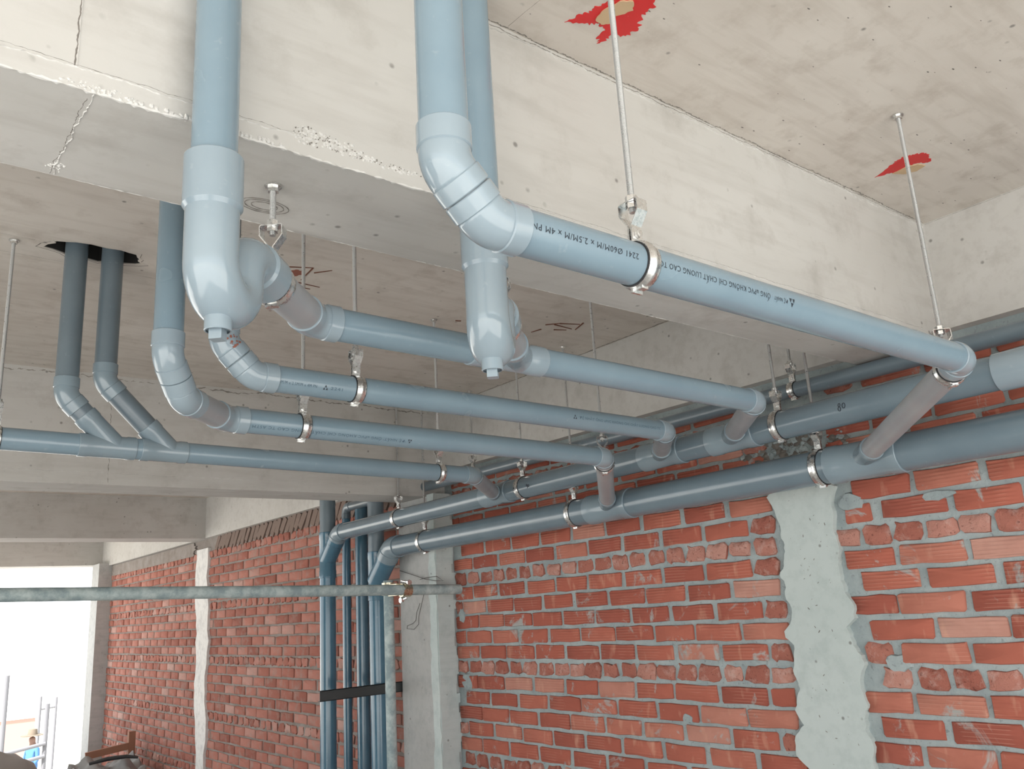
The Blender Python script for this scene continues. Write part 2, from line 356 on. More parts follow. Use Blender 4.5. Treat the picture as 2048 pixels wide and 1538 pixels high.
part('form_seam', ribbon((.182, fy, .70), (.186, fy, 1.06), (0, -1, 0), (1, 0, 0), 90, .0005, .0012, .0014, 5, .0004), 'rough_chips', B1, smooth=False)
part('form_seam', ribbon((.204, fy, so), (.203, 1.31, so), (0, 0, -1), (1, 0, 0), 70, .0006, .002, .0014, 6, .0016), 'rough_chips', B1, smooth=False)
part('dirt_shade_line', ribbon((.180, fy, .70), (.183, fy, 1.06), (0, -1, 0), (1, 0, 0), 90, .0015, .0045, .0004, 51, .0008), 'grey_mark', B1, smooth=False)
part('dirt_shade_line', ribbon((.200, 1.08, so), (.199, 1.31, so), (0, 0, -1), (1, 0, 0), 60, .0006, .0028, .0004, 61, .0016, .1), 'grey_mark', B1, smooth=False)
part('dirt_shade_line', ribbon((-.6, fy, .701), (.5, fy, .702), (0, -1, 0), (0, 0, 1), 230, .0003, .0018, .0004, 62, .001, .3), 'grey_mark', B1, smooth=False)
part('dirt_shade_line', ribbon((.70, fy, .704), (2.4, fy, .705), (0, -1, 0), (0, 0, 1), 300, .0003, .0014, .0004, 63, .001, .4), 'grey_mark', B1, smooth=False)
part('dirt_shade_line', ribbon((.84, fy, SLAB - .006), (2.53, fy, SLAB - .004), (0, -1, 0), (0, 0, 1), 420, .002, .006, .0004, 7, .0012), 'joint_dirt_shade', B1, 'dirty joint under the slab with corner shade painted in', smooth=False)  # dirt and corner shade together, put into the ribbon colour
part('joint_chips', ribbon((.84, fy, SLAB - .013), (2.53, fy, SLAB - .012), (0, -1, 0), (0, 0, 1), 420, .0004, .0022, .0018, 8, .0022, .35), 'rough_chips', B1, smooth=False)
part('dirt_shade_line', ribbon((.84, fy - .003, SLAB), (2.53, fy - .003, SLAB), (0, 0, -1), (0, 1, 0), 420, .002, .009, .0004, 71, .0016, .1), 'joint_dirt_shade', ceiling, smooth=False)  # slab side of the corner, same dirt and painted shade
part('joint_line', ribbon((.904, 1.055, SLAB), (.93, .3, SLAB), (0, 0, -1), (1, 0, 0), 90, .0006, .0012, .0004, 72, .0003), 'dark_stain', ceiling, 'dark board joint in the slab', smooth=False)
part('joint_line', ribbon((-.5, 2.624, SLAB), (2.5, 2.624, SLAB), (0, 0, -1), (0, 1, 0), 260, .0006, .002, .0004, 73, .0006, .1), 'joint_dirt_shade', ceiling, smooth=False)
part('joint_line', ribbon((-.5, 2.50, SLAB), (.36, 2.50, SLAB), (0, 0, -1), (0, 1, 0), 90, .0004, .001, .0004, 74, .0006, .2), 'joint_dirt_shade', ceiling, smooth=False)
part('dirt_shade_line', ribbon((WB - .008, 1.32, SLAB), (WB - .008, 3.80, SLAB), (0, 0, -1), (1, 0, 0), 200, .008, .018, .0004, 75, .002), 'joint_dirt_shade', ceiling, smooth=False)
part('dirt_shade_line', ribbon((WB, .0, SLAB - .003), (WB, 1.06, SLAB - .003), (-1, 0, 0), (0, 0, 1), 160, .0012, .003, .0004, 76, .0004), 'joint_dirt_shade', WBm, smooth=False)
part('dirt_shade_line', ribbon((-.4, 3.804, SLAB - .014), (2.5, 3.804, SLAB - .014), (0, -1, 0), (0, 0, 1), 260, .002, .016, .0004, 77, .004, .2), 'joint_dirt_shade', B2, 'dark joint under the slab', smooth=False)
part('arris_chips', ribbon((-.4, 3.804, .64), (2.4, 3.804, .64), (0, -1, 0), (0, 0, 1), 240, .0005, .003, .0014, 78, .002, .4), 'rough_chips', B2, smooth=False)
part('form_seam', ribbon((.895, 3.804, .60), (.885, 3.804, 1.05), (0, -1, 0), (1, 0, 0), 60, .0015, .005, .0006, 79, .002, .2), 'joint_dirt_shade', B2, smooth=False)
# pits, scuffs and marks on the slab
mb = MB(); rr = random.Random(31)
for i in range(120):
    x = rr.uniform(.9, 2.5); y = rr.uniform(.3, 1.03); s_ = rr.uniform(.0006, .0022); mb.v += []
    vs = [(x + s_ * 2.2 * math.cos(a) * rr.uniform(.6, 1.2), y + s_ * .8 * math.sin(a), SLAB - .0006) for a in [k * math.pi / 3 for k in range(6)]]; mb.add(vs, [(0, 1, 2, 3, 4, 5)])
part('scuff_marks', mb, 'grey_mark', ceiling, None, 'stuff', smooth=False)
# expansion foam and paint splashes around plugged holes
def splash(pts, zoff, jitter, seed, sub=4):
    rr = random.Random(seed); out = []
    n = len(pts)
    for i in range(n):
        a, b = V((*pts[i], 0)), V((*pts[(i + 1) % n], 0)); nrm = V((-(b - a).y, (b - a).x, 0)).normalized()
        for k in range(sub):
            q = a.lerp(b, k / sub) + nrm * rr.uniform(-jitter, jitter) * (0 if k == 0 else 1); out.append((q.x, q.y, SLAB - zoff))
    return MB().prism(out, (0, 0, zoff - .0001))
A = [(.985, .985), (1.000, .950), (1.005, .925), (1.012, .895), (1.00, .86), (1.02, .83), (1.06, .80), (1.085, .835), (1.098, .862), (1.095, .89), (1.118, .918), (1.112, .948), (1.085, .968), (1.085, .992), (1.068, .985), (1.062, .955), (1.036, .952), (1.02, .966)]
part('paint_splash', splash(A, .0012, .006, 3, 7), 'red_paint', ceiling, 'red paint splash', smooth=False)
part('foam_plug', splash([(1.028, .945), (1.022, .915), (1.03, .882), (1.05, .868), (1.068, .885), (1.058, .905), (1.05, .92), (1.058, .935), (1.045, .948)], .004, .002, 4), 'ochre_foam', ceiling, smooth=False)
Bp = [(2.112, .985), (2.085, .93), (2.077, .905), (2.072, .878), (2.085, .862), (2.098, .842), (2.118, .838), (2.15, .850), (2.158, .862), (2.135, .878), (2.125, .905), (2.14, .925), (2.125, .95)]
part('paint_splash', splash(Bp, .0012, .0045, 5, 6), 'red_paint', ceiling, 'red paint splash', smooth=False)
part('foam_plug', splash([(2.13, .945), (2.128, .905), (2.14, .88), (2.165, .872), (2.175, .9), (2.16, .93)], .003, .002, 6), 'ochre_foam', ceiling, smooth=False)
part('paint_splash', splash([(1.045, 2.37), (1.06, 2.34), (1.09, 2.34), (1.095, 2.37), (1.07, 2.40)], .001, .004, 8), 'rust_mark', ceiling, smooth=False)
mb = MB()
for a, b in (((1.03, 2.33), (1.10, 2.30)), ((1.10, 2.30), (1.11, 2.41)), ((1.05, 2.43), (1.19, 2.44)), ((1.10, 2.47), (1.17, 2.47)), ((1.12, 2.335), (1.16, 2.29))):
    mb.sweep([(*a, SLAB - .0005), (*b, SLAB - .0005)], [.0028, .0016], 5)
for a, b in (((2.12, 2.37), (2.16, 2.33)), ((2.16, 2.33), (2.24, 2.30)), ((2.15, 2.35), (2.25, 2.36)), ((2.24, 2.28), (2.27, 2.36)), ((2.14, 2.42), (2.13, 2.47)), ((2.19, 2.40), (2.24, 2.38))):
    mb.sweep([(*a, SLAB - .0005), (*b, SLAB - .0005)], [.0035, .002], 5)
for q, l in (((.62, 2.06), .03), ((1.62, 1.75), .025), ((1.78, 2.5), .02), ((2.3, 2.9), .03)):
    mb.sweep([(q[0], q[1], SLAB - .0005), (q[0] + l, q[1] - l * .4, SLAB - .0005)], [.003, .003], 5)
part('scribble_marks', mb, 'brown_mark', ceiling, 'brown paint scribbles', 'stuff')
# circular knot print on the soffit of the near beam
mb = MB()
for r_ in (.020, .030, .038):
    pts = [(.508 + r_ * 1.1 * math.cos(a), 1.246 + r_ * .62 * math.sin(a), so - .0004) for a in [k * 2 * math.pi / 22 for k in range(23)]]
    mb.sweep(pts, [.0007 + .0004 * math.sin(k * 2.3) for k in range(23)], 4, False)
part('knot_print', mb, 'grey_mark', B1, None, 'stuff')

# ------------------------------------------------------------------ brick walls
PITCH, COURSE, HZ0 = .2118, .0717, .153
def brick_mesh(name, Lh, Hh, seed, material, rough):
    rr = random.Random(seed); a, h = Lh / 2, Hh / 2; r_ = .0045 if not rough else .010
    per = [(-a + r_, -h), (-.35 * a, -h), (.35 * a, -h), (a - r_, -h), (a, -h + r_), (a, h - r_), (a - r_, h), (.35 * a, h), (-.35 * a, h), (-a + r_, h), (-a, h - r_), (-a, -h + r_)]
    j = .0028 if not rough else .005
    per = [(y + rr.uniform(-j, j) * 1.4, z + rr.uniform(-j, j)) for y, z in per]; n = len(per); fr = .003 if not rough else .008
    f = [(rr.uniform(-.001, .001) if not rough else rr.uniform(-.003, .006), y * .975, z * .93) for y, z in per]
    e = [(fr, y, z) for y, z in per]; b = [(.03, y, z) for y, z in per]
    mb = MB().add(f + [(-.001 if not rough else -.006, 0, 0)] + e + b, [(i, (i + 1) % n, n) for i in range(n)] + [(i, n + 1 + i, n + 1 + (i + 1) % n, (i + 1) % n) for i in range(n)] +
                  [(n + 1 + i, 2 * n + 1 + i, 2 * n + 1 + (i + 1) % n, n + 1 + (i + 1) % n) for i in range(n)])
    return mesh(name, mb, material, smooth=True, ang=50)
SM = [brick_mesh('brick', .196 + .004 * math.sin(i * 3), .058 + .002 * math.cos(i * 2), 100 + i, 'brick_clay', False) for i in range(10)]
HM = [brick_mesh('brick_end', .088 + .008 * math.sin(i * 3), .056 + .003 * math.cos(i * 2), 200 + i, 'brick_header', True) for i in range(10)]
HALF = [brick_mesh('brick', .088, .057, 300 + i, 'brick_clay', False) for i in range(4)]
FM = [brick_mesh('brick', .194, .058, 400 + i, 'brick_far', False) for i in range(6)]
FH = [brick_mesh('brick_end', .09, .056, 500 + i, 'brick_far', True) for i in range(6)]
def lay(y0, y1, z0, z1, seed, far=False):
    """positions of the bricks of one panel: (mesh, y, z, header?)"""
    rr = random.Random(seed); out = []
    k0 = math.ceil((z0 - HZ0) / COURSE); k1 = math.floor((z1 - HZ0) / COURSE)
    for k in range(k0, k1 + 1):
        z = HZ0 + k * COURSE; head = (k % 6 == 0)
        if head:
            y = y0 + rr.uniform(.0, .02)
            while y + .085 < y1 + .012:
                wd = rr.uniform(.095, .112); out.append((rr.choice(FH if far else HM), y + wd / 2, z, True)); y += wd
        else:
            y = y0 - (PITCH / 2 if k % 2 else 0) + rr.uniform(-.02, .02)
            while y < y1 - .03:
                a, b = max(y, y0), min(y + PITCH, y1); l = b - a
                if l > .15: out.append((rr.choice(FM if far else SM), (a + b) / 2, z, l / PITCH))
                elif l > .06: out.append(((rr.choice(FH if far else (HM if rr.random() < .45 else HALF))), (a + b) / 2, z, l / .1))
                y += PITCH * rr.uniform(.975, 1.025)
    return out
def brick_wall(name, y0, y1, z0, z1, ylo, yhi, seed, label, mortar, far=False, limit=300):
    wl = single(name, MB().box((WALL + .008, ylo, FLOOR), (2.80, yhi, .722)), mortar, (WALL, 0, 0), label, kind='structure')
    bl = lay(y0, y1, z0, z1, seed, far); rr = random.Random(seed + 1)
    bl.sort(key=lambda q: q[1] ** 2 + WALL ** 2 if far else -q[2])   # the pieces in view come first
    rest = MB()
    for i, (me, y, z, s_) in enumerate(bl):
        sc = 1.0 if s_ is True else min(1.05, s_) * rr.uniform(.975, 1.0)
        dx = rr.uniform(-.003, .0025); rot = rr.uniform(-.012, .012); fl = rr.choice((-1, 1))
        if i < limit:
            o = bpy.data.objects.new(me.name.split('.')[0], me); COL.objects.link(o); o.parent = wl
            o.location = (dx, y, z + rr.uniform(-.002, .002)); o.rotation_euler = (rot, 0, rr.uniform(-.012, .012)); o.scale = (1, sc, rr.uniform(.96, 1.04))
        else:
            rest.add([(v.co.x + dx + WALL, y + v.co.y * sc, z + v.co.z) for v in me.vertices], [tuple(p_.vertices) for p_ in me.polygons])
    if rest.v: part('brick', rest, 'brick_far' if far else 'brick_clay', wl, 'far bricks of the wall' if far else 'lowest bricks of the panel', 'stuff', ang=50)
    return wl
wn = brick_wall('wall_right_near', .42, 1.53, -1.44, .72, -1.7, 1.64, 11, 'near red brick panel right of the pale cement strip', 'mortar')
wm = brick_wall('wall_right_middle', 1.76, 3.74, -1.44, .72, 1.64, 3.92, 12, 'red brick panel between the pale strip and the column', 'mortar')
wf = brick_wall('wall_right_far', 4.10, 10.6, -1.42, .64, 3.92, 11.15, 13, 'far brick panel behind the risers, reaching to the open end', 'mortar_far', True)
# slanted closing bricks and cement under the beam on the far panel
sl = MB().box((-.0035, -.028, -.075), (.03, .028, .075)); slm = mesh('slanted_brick', sl, 'brick_slant', smooth=False)
y = 4.22; i = 0; rr = random.Random(77)
while y < 7.25:
    o = bpy.data.objects.new('slanted_brick', slm); COL.objects.link(o); o.parent = wf; o.location = (rr.uniform(-.004, .006), y, .672); o.rotation_euler = (math.radians(rr.uniform(30, 44)), 0, 0); o.scale = (1, rr.uniform(.8, 1.1), rr.uniform(.85, 1.05)); y += .083
part('mortar_smear', ragged(7.75, 10.55, .60, .715, 10, .05, WALL - .006, .02, 15), 'mortar_far', wf, 'grey cement smeared along the top course', smooth=False)
# tie strips cast between toothed brick edges
def strip(name, lft, rgt, x, th, material, label):
    mb = MB(); n = len(lft)
    vs = [(x, a, z) for a, z in lft] + [(x, a, z) for a, z in rgt]; bk = [(x + th, v[1], v[2]) for v in vs]
    mb.add(vs + bk, [(i, i + 1, n + i + 1, n + i) for i in range(n - 1)] + [(i, 2 * n + i, 2 * n + i + 1, i + 1) for i in range(n - 1)] + [(n + i, n + i + 1, 3 * n + i + 1, 3 * n + i) for i in range(n - 1)])
    return single(name, mb, material, (x, lft[0][0], FLOOR), label, kind='structure')
Lp = [(1.75, .385), (1.763, .325), (1.775, .318), (1.751, .271), (1.738, .225), (1.739, .184), (1.728, .15), (1.736, .116), (1.742, .08), (1.763, .05), (1.748, .02), (1.754, -.017), (1.735, -.06), (1.742, -.099), (1.776, -.135), (1.774, -.155), (1.745, -.18), (1.751, -.211), (1.762, -.259), (1.748, -.30), (1.746, -.322), (1.765, -.36), (1.775, -.385), (1.749, -.43), (1.781, -.46), (1.791, -.479), (1.793, -.525), (1.749, -.563), (1.76, -.70), (1.745, -.85), (1.77, -1.1), (1.75, FLOOR)]
Rp = [(1.535, .385), (1.522, .325), (1.512, .318), (1.533, .271), (1.530, .225), (1.539, .184), (1.532, .15), (1.528, .116), (1.536, .08), (1.539, .05), (1.54, .02), (1.533, -.017), (1.507, -.06), (1.512, -.099), (1.545, -.125), (1.538, -.155), (1.531, -.18), (1.508, -.211), (1.503, -.24), (1.526, -.285), (1.522, -.322), (1.512, -.357), (1.525, -.385), (1.533, -.43), (1.52, -.455), (1.513, -.479), (1.524, -.525), (1.518, -.563), (1.53, -.70), (1.51, -.85), (1.53, -1.1), (1.52, FLOOR)]
def rough_edge(pts, seed, amp=.004, k=3):
    rr = random.Random(seed); o = []
    for (a, za), (b, zb) in zip(pts, pts[1:]):
        for i in range(k): t = i / k; o.append((a + (b - a) * t + (rr.uniform(-amp, amp) if i else 0), za + (zb - za) * t))
    return o + [pts[-1]]
ts = strip('tie_column', rough_edge(Lp, 1), rough_edge(Rp, 2), 2.566, .04, 'tie_concrete', 'pale cement tie strip with ragged edges in the brick wall')
mb = MB(); rr = random.Random(41)
for i in range(46):
    y_ = rr.uniform(1.56, 1.71); z_ = rr.uniform(-.6, .33); s_ = rr.uniform(.001, .0035); rot = rr.uniform(0, 6)
    mb.add([(2.5652, y_ + s_ * (1.8 * math.cos(a) * math.cos(rot) - .5 * math.sin(a) * math.sin(rot)), z_ + s_ * (1.8 * math.cos(a) * math.sin(rot) + .5 * math.sin(a) * math.cos(rot))) for a in [k * math.pi / 3 for k in range(6)]], [(0, 1, 2, 3, 4, 5)])
part('pit', mb, 'dark_stain', ts, None, 'stuff', smooth=False)
Lf = [(7.66, .64), (7.68, .4), (7.67, .22), (7.62, .0), (7.60, -.2), (7.60, -.4), (7.61, -.6), (7.56, -.8), (7.52, -1.1), (7.55, FLOOR)]
Rf = [(7.38, .64), (7.40, .4), (7.35, .22), (7.34, .0), (7.30, -.12), (7.37, -.4), (7.36, -.6), (7.31, -.8), (7.34, -1.1), (7.32, FLOOR)]
strip('tie_column', rough_edge(Lf, 3, .02), rough_edge(Rf, 4, .02), 2.56, .04, 'white_render', 'white tie strip running down the far brick wall')
part('rough_mortar', scatter((WALL + .004, 1.66, .44), Y_, Z_, (-1, 0, 0), .22, .075, 90, .006, .022, .003, .010, 31), 'dark_stain', wm, 'dark crumbly mortar above the pale strip', 'stuff', smooth=False)
part('rough_mortar', scatter((WALL + .004, 1.66, .46), Y_, Z_, (-1, 0, 0), .22, .09, 80, .006, .02, .004, .011, 32), 'mortar', wm, None, 'stuff', smooth=False)
# cement daubs over the near panels
def daub(wl, cy, cz, ry, rz, seed, th=.006):
    rr = random.Random(seed); n = 16; pts = []
    for i in range(n):
        a = 2 * math.pi * i / n; q = rr.uniform(.75, 1.1); pts.append((cy + ry * math.cos(a) * q, cz + rz * math.sin(a) * q))
    f = [(WALL - th, cy + (y_ - cy) * .85, cz + (z_ - cz) * .85) for y_, z_ in pts]; b = [(WALL + .01, y_, z_) for y_, z_ in pts]
    part('mortar_daub', MB().add(f + b, [tuple(range(n))] + [(i, n + i, n + (i + 1) % n, (i + 1) % n) for i in range(n)]), 'mortar', wl, smooth=True, ang=60)
for q in ((1.47, .262, .05, .034), (1.19, .245, .06, .016), (1.40, -.235, .05, .03)): daub(wn, *q, int(q[0] * 1000), .003)
for q in ((3.66, -.35, .05, .05), (3.68, -.03, .03, .04), (2.25, -.44, .03, .02)): daub(wm, *q, int(q[0] * 1000), .003)

# ------------------------------------------------------------------ pipe fittings
def elbow(name, Pp, din, dout, r, parent, S=.036, R=None, S2=None, material='pvc_fitting', lip=True, rs=None, label=None):
    """mitre bend with a socket on each end; returns the two socket mouths"""
    Pp, din, dout = V(Pp), V(din).normalized(), V(dout).normalized(); th = din.angle(dout); R = R or r * 1.35
    T = R * math.tan(th / 2); rs = rs or r * 1.105; rb = r * 1.055
    S2 = S2 or S; a0 = Pp - din * (T + S); a1 = Pp + dout * (T + S2); pts = []; rad = []
    def ad(p, q): pts.append(p); rad.append(q)
    ad(a0, r * .99); ad(a0, rs - .0012); ad(a0 + din * .0012, rs); ad(Pp - din * (T + .004), rs); ad(Pp - din * (T + .0025), rb - .0004); ad(Pp - din * (T + .0015), rb)
    ax = din.cross(dout).normalized(); c = Pp - din * T + (dout - din * dout.dot(din)).normalized() * R
    n = max(5, int(math.degrees(th) / 6)); st = Pp - din * T - c
    for i in range(n + 1): ad(c + Matrix.Rotation(th * i / n, 3, ax) @ st, rb)
    ad(Pp + dout * (T + .0015), rb); ad(Pp + dout * (T + .0025), rb - .0004); ad(Pp + dout * (T + .004), rs); ad(a1 - dout * .0012, rs); ad(a1, rs - .0012); ad(a1, r * .99)
    part(name, MB().sweep(pts, rad, 32), material, parent, label)
    return a0, a1
def sleeve(name, a, b, r, parent, material='pvc_fitting', k=1.14):
    a, b = V(a), V(b); d = (b - a).normalized(); rs = r * k
    part(name, MB().sweep([a, a, a + d * .0015, b - d * .0015, b, b], [r * .99, rs - .0012, rs, rs, rs - .0012, r * .99], 32), material, parent)
def pipe(name, a, b, r, parent, material='pvc_pipe', label=None): return part(name, MB().tube(a, b, r, 36), material, parent, label)
def wye(J, u, bd, rm, rb, L0, L1, Lb, parent, material='pvc_main_fitting', so_m=.035, so_b=.03, name='wye_fitting'):
    """run along u from J-u*L0 to J+u*L1 with a branch leaving J towards bd"""
    J, u, bd = V(J), V(u).normalized(), V(bd).normalized(); rs = rm * 1.09; rmid = rm * 1.045; rbs = rb * 1.12; rbm = rb * 1.06
    a, b = J - u * L0, J + u * L1
    mb = MB().sweep([a, a, a + u * .0015, a + u * (so_m), a + u * (so_m + .005), b - u * (so_m + .005), b - u * so_m, b - u * .0015, b, b],
                    [rm * .99, rs - .0012, rs, rs, rmid, rmid, rs, rs, rs - .0012, rm * .99], 36)
    e = J + bd * Lb
    mb.sweep([J, e - bd * (so_b + .004), e - bd * so_b, e - bd * .0015, e, e], [rbm, rbm, rbs, rbs, rbs - .0012, rb * .99], 32)
    part(name, mb, material, parent); return e
X, Y, Z = V((1, 0, 0)), V((0, 1, 0)), V((0, 0, 1))
r60 = .03
DIAG = unit(1, 1, 0)

# ---- text printed round a pipe
def ring_text(parent, text, x0, axis_p, axis_d, r, phi, size, flip, material='ink', length=None, name='printed_text'):
    """text starting at distance x0 along the pipe; phi = height angle of the line on the side that faces -Y; flip turns it upside down"""
    cu = bpy.data.curves.new('txt', 'FONT'); cu.body = text; cu.size = size; cu.fill_mode = 'FRONT'; cu.resolution_u = 2; cu.space_character = 1.12; cu.offset = 0
    ob = bpy.data.objects.new('txt', cu); COL.objects.link(ob); bpy.context.view_layer.update()
    me = bpy.data.meshes.new_from_object(ob.evaluated_get(bpy.context.evaluated_depsgraph_get())); bpy.data.objects.remove(ob); bpy.data.curves.remove(cu)
    if not me.vertices: return
    wd = max(v.co.x for v in me.vertices); k = 1 if length is None else length / wd
    axis_p, d = V(axis_p), V(axis_d).normalized(); side = d.cross(Z).normalized()      # horizontal, towards the camera for a pipe along +X
    if side.y > 0: side = -side
    up = Z - d * Z.dot(d); up.normalize(); mb = MB(); vs = []
    sg = -1 if flip else 1
    for v in me.vertices:
        t = x0 + sg * v.co.x * k; ph = phi + sg * (v.co.y - size * .35) / r
        vs.append(axis_p + d * t + (side * math.cos(ph) + up * math.sin(ph)) * (r + .0004))
    mb.add(vs, [tuple(p_.vertices) for p_ in me.polygons]); bpy.data.meshes.remove(me)
    part(name, mb, material, parent, smooth=False)
def logo(parent, x0, axis_p, axis_d, r, phi, s_, flip, material='ink'):
    axis_p, d = V(axis_p), V(axis_d).normalized(); side = d.cross(Z).normalized(); side = -side if side.y > 0 else side
    up = (Z - d * Z.dot(d)).normalized(); sg = -1 if flip else 1; mb = MB()
    def q(a, b): ph = phi + sg * b * s_ / r; return axis_p + d * (x0 + sg * a * s_) + (side * math.cos(ph) + up * math.sin(ph)) * (r + .0005)
    for c in ((0, .35), (-.38, -.3), (.38, -.3)): mb.add([q(c[0] - .3, c[1] - .28), q(c[0] + .3, c[1] - .28), q(c[0], c[1] + .34)], [(0, 1, 2)])
    part('printed_mark', mb, material, parent, smooth=False)

# ---- run 1: near drain along the beam, Ø60
t1 = thing('drain_pipe', (.519, .736, .446), 'nearest blue-grey drain run with printed lettering, bending down at top centre', 'pipe', 'drain runs under the slab')
p1s, p1e = V((.578, .736, .447)), V((1.81, .736, .443)); d1 = (p1e - p1s).normalized()
b1 = V((.519, .736, .506)); dd = (p1s - b1).normalized()
half = (p1s - b1).length / 2
a0, a1 = elbow('elbow', b1, -Z, dd, r60, t1, S=.034, R=.038, S2=.0252)
e0, e1 = elbow('elbow', p1s, dd, d1, r60, t1, S=.0252, R=.038, S2=.030)
pipe('pipe', a1 - dd * .004, e0 + dd * .004, r60, t1, 'pvc_dark_pipe')
pipe('pipe', (.519, .736, SLAB + .01), a0, r60, t1)
J1 = V((2.38, 1.306, .358)); g1 = (J1 - p1e).normalized()
x0, x1 = elbow('elbow', p1e, d1, g1, r60, t1, S=.022, R=.04)
pipe('pipe', e1, x0, r60, t1); pipe('branch_pipe', x1, J1 - g1 * .11, r60 * .98, t1, 'pvc_dusty', 'dusty grey slanting branch')
ph = math.radians(-9)
ring_text(t1, '2241 Ø60M/M x 2.5M/M x 4M PN', .808 - .578, p1s, d1, r60, ph, .0115, True, length=.185)
ring_text(t1, 'ĐỆ NHẤT', 1.148 - .578, p1s, d1, r60, ph, .0085, True, length=.036)
ring_text(t1, 'ỐNG uPVC KHÔNG CHÌ CHẤT LUONG CAO TC', 1.102 - .578, p1s, d1, r60, ph, .0115, True, length=.252)
logo(t1, 1.160 - .578, p1s, d1, r60, ph, .011, True)

# ---- traps
def trap(parent, base, h, ztop, zsock, zc, zo, Rb, outlen):
    """vertical inlet socket, U bend in the plane of h, crown and horizontal outlet socket; cleanout plug below"""
    bx, by = base; o = V((bx, by, 0)); rbm, rs = .0345, .0385; pts = []; rad = []
    def ad(p, q): pts.append(p); rad.append(q)
    ad(o + Z * ztop, .0297); ad(o + Z * ztop, rs - .0012); ad(o + Z * (ztop - .0015), rs); ad(o + Z * (zsock + .004), rs); ad(o + Z * (zsock - .002), rbm)
    n = 20
    c = o + h * Rb + Z * zc
    for i in range(n + 1):
        a = math.pi * i / n; bulge = .0022 * math.sin(a); ad(c - h * Rb * math.cos(a) - Z * Rb * math.sin(a), rbm + bulge)
    Rc = zo - zc; c2 = o + h * (2 * Rb + Rc) + Z * zc
    for i in range(1, 11):
        a = math.pi / 2 * i / 10; ad(c2 - h * Rc * math.cos(a) + Z * Rc * math.sin(a), rbm)
    e = o + h * (2 * Rb + Rc) + Z * zo
    ad(e + h * .006, rbm); ad(e + h * .011, rs); ad(e + h * (outlen - .0015), rs); ad(e + h * outlen, rs - .0012); ad(e + h * outlen, .0297)
    tp = part('trap', MB().sweep(pts, rad, 36), 'pvc_fitting', parent, 'smooth rounded trap')
    pc = o + h * (Rb * .62) + Z * (zc - Rb - rbm * .72)
    part('cleanout_socket', MB().sweep([pc, pc - Z * .021, pc - Z * .022, pc - Z * .022], [.0175, .0175, .0168, .0150], 26, False), 'pvc_fitting', tp)
    part('cleanout_plug', MB().sweep([pc - Z * .010, pc - Z * .019], [.0155, .0155], 24).obox(pc - Z * .026, h, Z.cross(h), Z, .0085, .0085, .008), 'pvc_fitting', tp)
    return e + h * outlen
t2 = thing('drain_pipe', (.63, 1.32, .51), 'drain run fed by two bulging traps, passing under the near beam', 'pipe', 'drain runs under the slab')
h1 = unit(.69, .723, 0)
p2s, p2e = V((.63, 1.32, .511)), V((1.915, 1.32, .495)); d2 = (p2e - p2s).normalized()
pipe('inlet_pipe', (.346, 1.02, SLAB + .01), (.346, 1.02, .59), r60, t2)
o1 = trap(t2, (.346, 1.02), h1, .597, .522, .455, .502, .043, .062)
gA = (p2s - o1).normalized()
x0, x1 = elbow('elbow', p2s, gA, d2, r60, t2, S=.028, R=.045)
pipe('pipe', o1 - gA * .01, x0, r60, t2, 'pvc_dusty', 'dusty grey link')
h2 = DIAG; Jw = V((1.098, 1.32, p2s.z + d2.z * .468))
pipe('inlet_pipe', (.79, 1.02, SLAB + .01), (.79, 1.02, .60), r60, t2, 'pvc_pipe')
o2 = trap(t2, (.79, 1.02), h2, .612, .533, .455, .50, .040, .055)
gB = (o2 - Jw).normalized()
e = wye(Jw, d2, gB, r60, r60, .128, .062, .105, t2, 'pvc_fitting')
pipe('pipe', o2 + gB * .01, e - gB * .02, r60, t2, 'pvc_dusty')
J2 = V((2.279, 1.684, .492)); g2 = (J2 - p2e).normalized()
y0_, y1_ = elbow('elbow', p2e, d2, g2, r60, t2, S=.02, R=.04)
pipe('pipe', x1, Jw - d2 * .08, r60, t2); pipe('pipe', Jw + d2 * .04, y0_, r60, t2)
pipe('branch_pipe', y1_, J2 - g2 * .07, r60 * .98, t2, 'pvc_dusty', 'dusty grey branch')

# ---- run 3
t3 = thing('drain_pipe', (.613, 1.711, .51), 'drain run with a rust-spotted elbow below the left trap', 'pipe', 'drain runs under the slab')
p3s, p3e = V((.679, 1.711, .513)), V((1.995, 1.711, .497)); d3 = (p3e - p3s).normalized(); b3 = V((.613, 1.711, .579)); dd = (p3s - b3).normalized()
a0, a1 = elbow('elbow', b3, -Z, dd, r60, t3, S=.032, R=.042, S2=.0285); e0, e1 = elbow('elbow', p3s, dd, d3, r60, t3, S=.0285, R=.042, S2=.032); pipe('pipe', a1 - dd * .004, e0 + dd * .004, r60, t3, 'pvc_dark_pipe')
pipe('inlet_pipe', (.613, 1.711, SLAB + .01), a0, r60, t3, 'pvc_dark_pipe')
J3 = V((2.279, 1.99, .489)); g3 = (J3 - p3e).normalized(); x0, x1 = elbow('elbow', p3e, d3, g3, r60, t3, S=.02, R=.04)
pipe('pipe', e1, x0, r60, t3); pipe('branch_pipe', x1, J3 - g3 * .06, r60 * .98, t3, 'pvc_dusty', 'dusty grey branch')
ring_text(t3, 'Ø60M/M x 2.5M/M x 4M PN', .715 - .679, p3s, d3, r60, math.radians(-26), .010, False, 'ink_faded', .10)
logo(t3, .836 - .679, p3s, d3, r60, math.radians(-26), .009, False)
ring_text(t3, '2241', .848 - .679, p3s, d3, r60, math.radians(-26), .010, False, 'ink_faded', .03)
logo(t3, 1.59 - .679, p3s, d3, r60, math.radians(-5), .010, False)
ring_text(t3, "'ĐỆ NHẤT' ỐNG uPVC KHÔNG CHÌ CHẤT LUONG CAO TC", 1.605 - .679, p3s, d3, r60, math.radians(-6), .0105, False, 'ink_faded', .335)
mb = MB(); rr = random.Random(5)
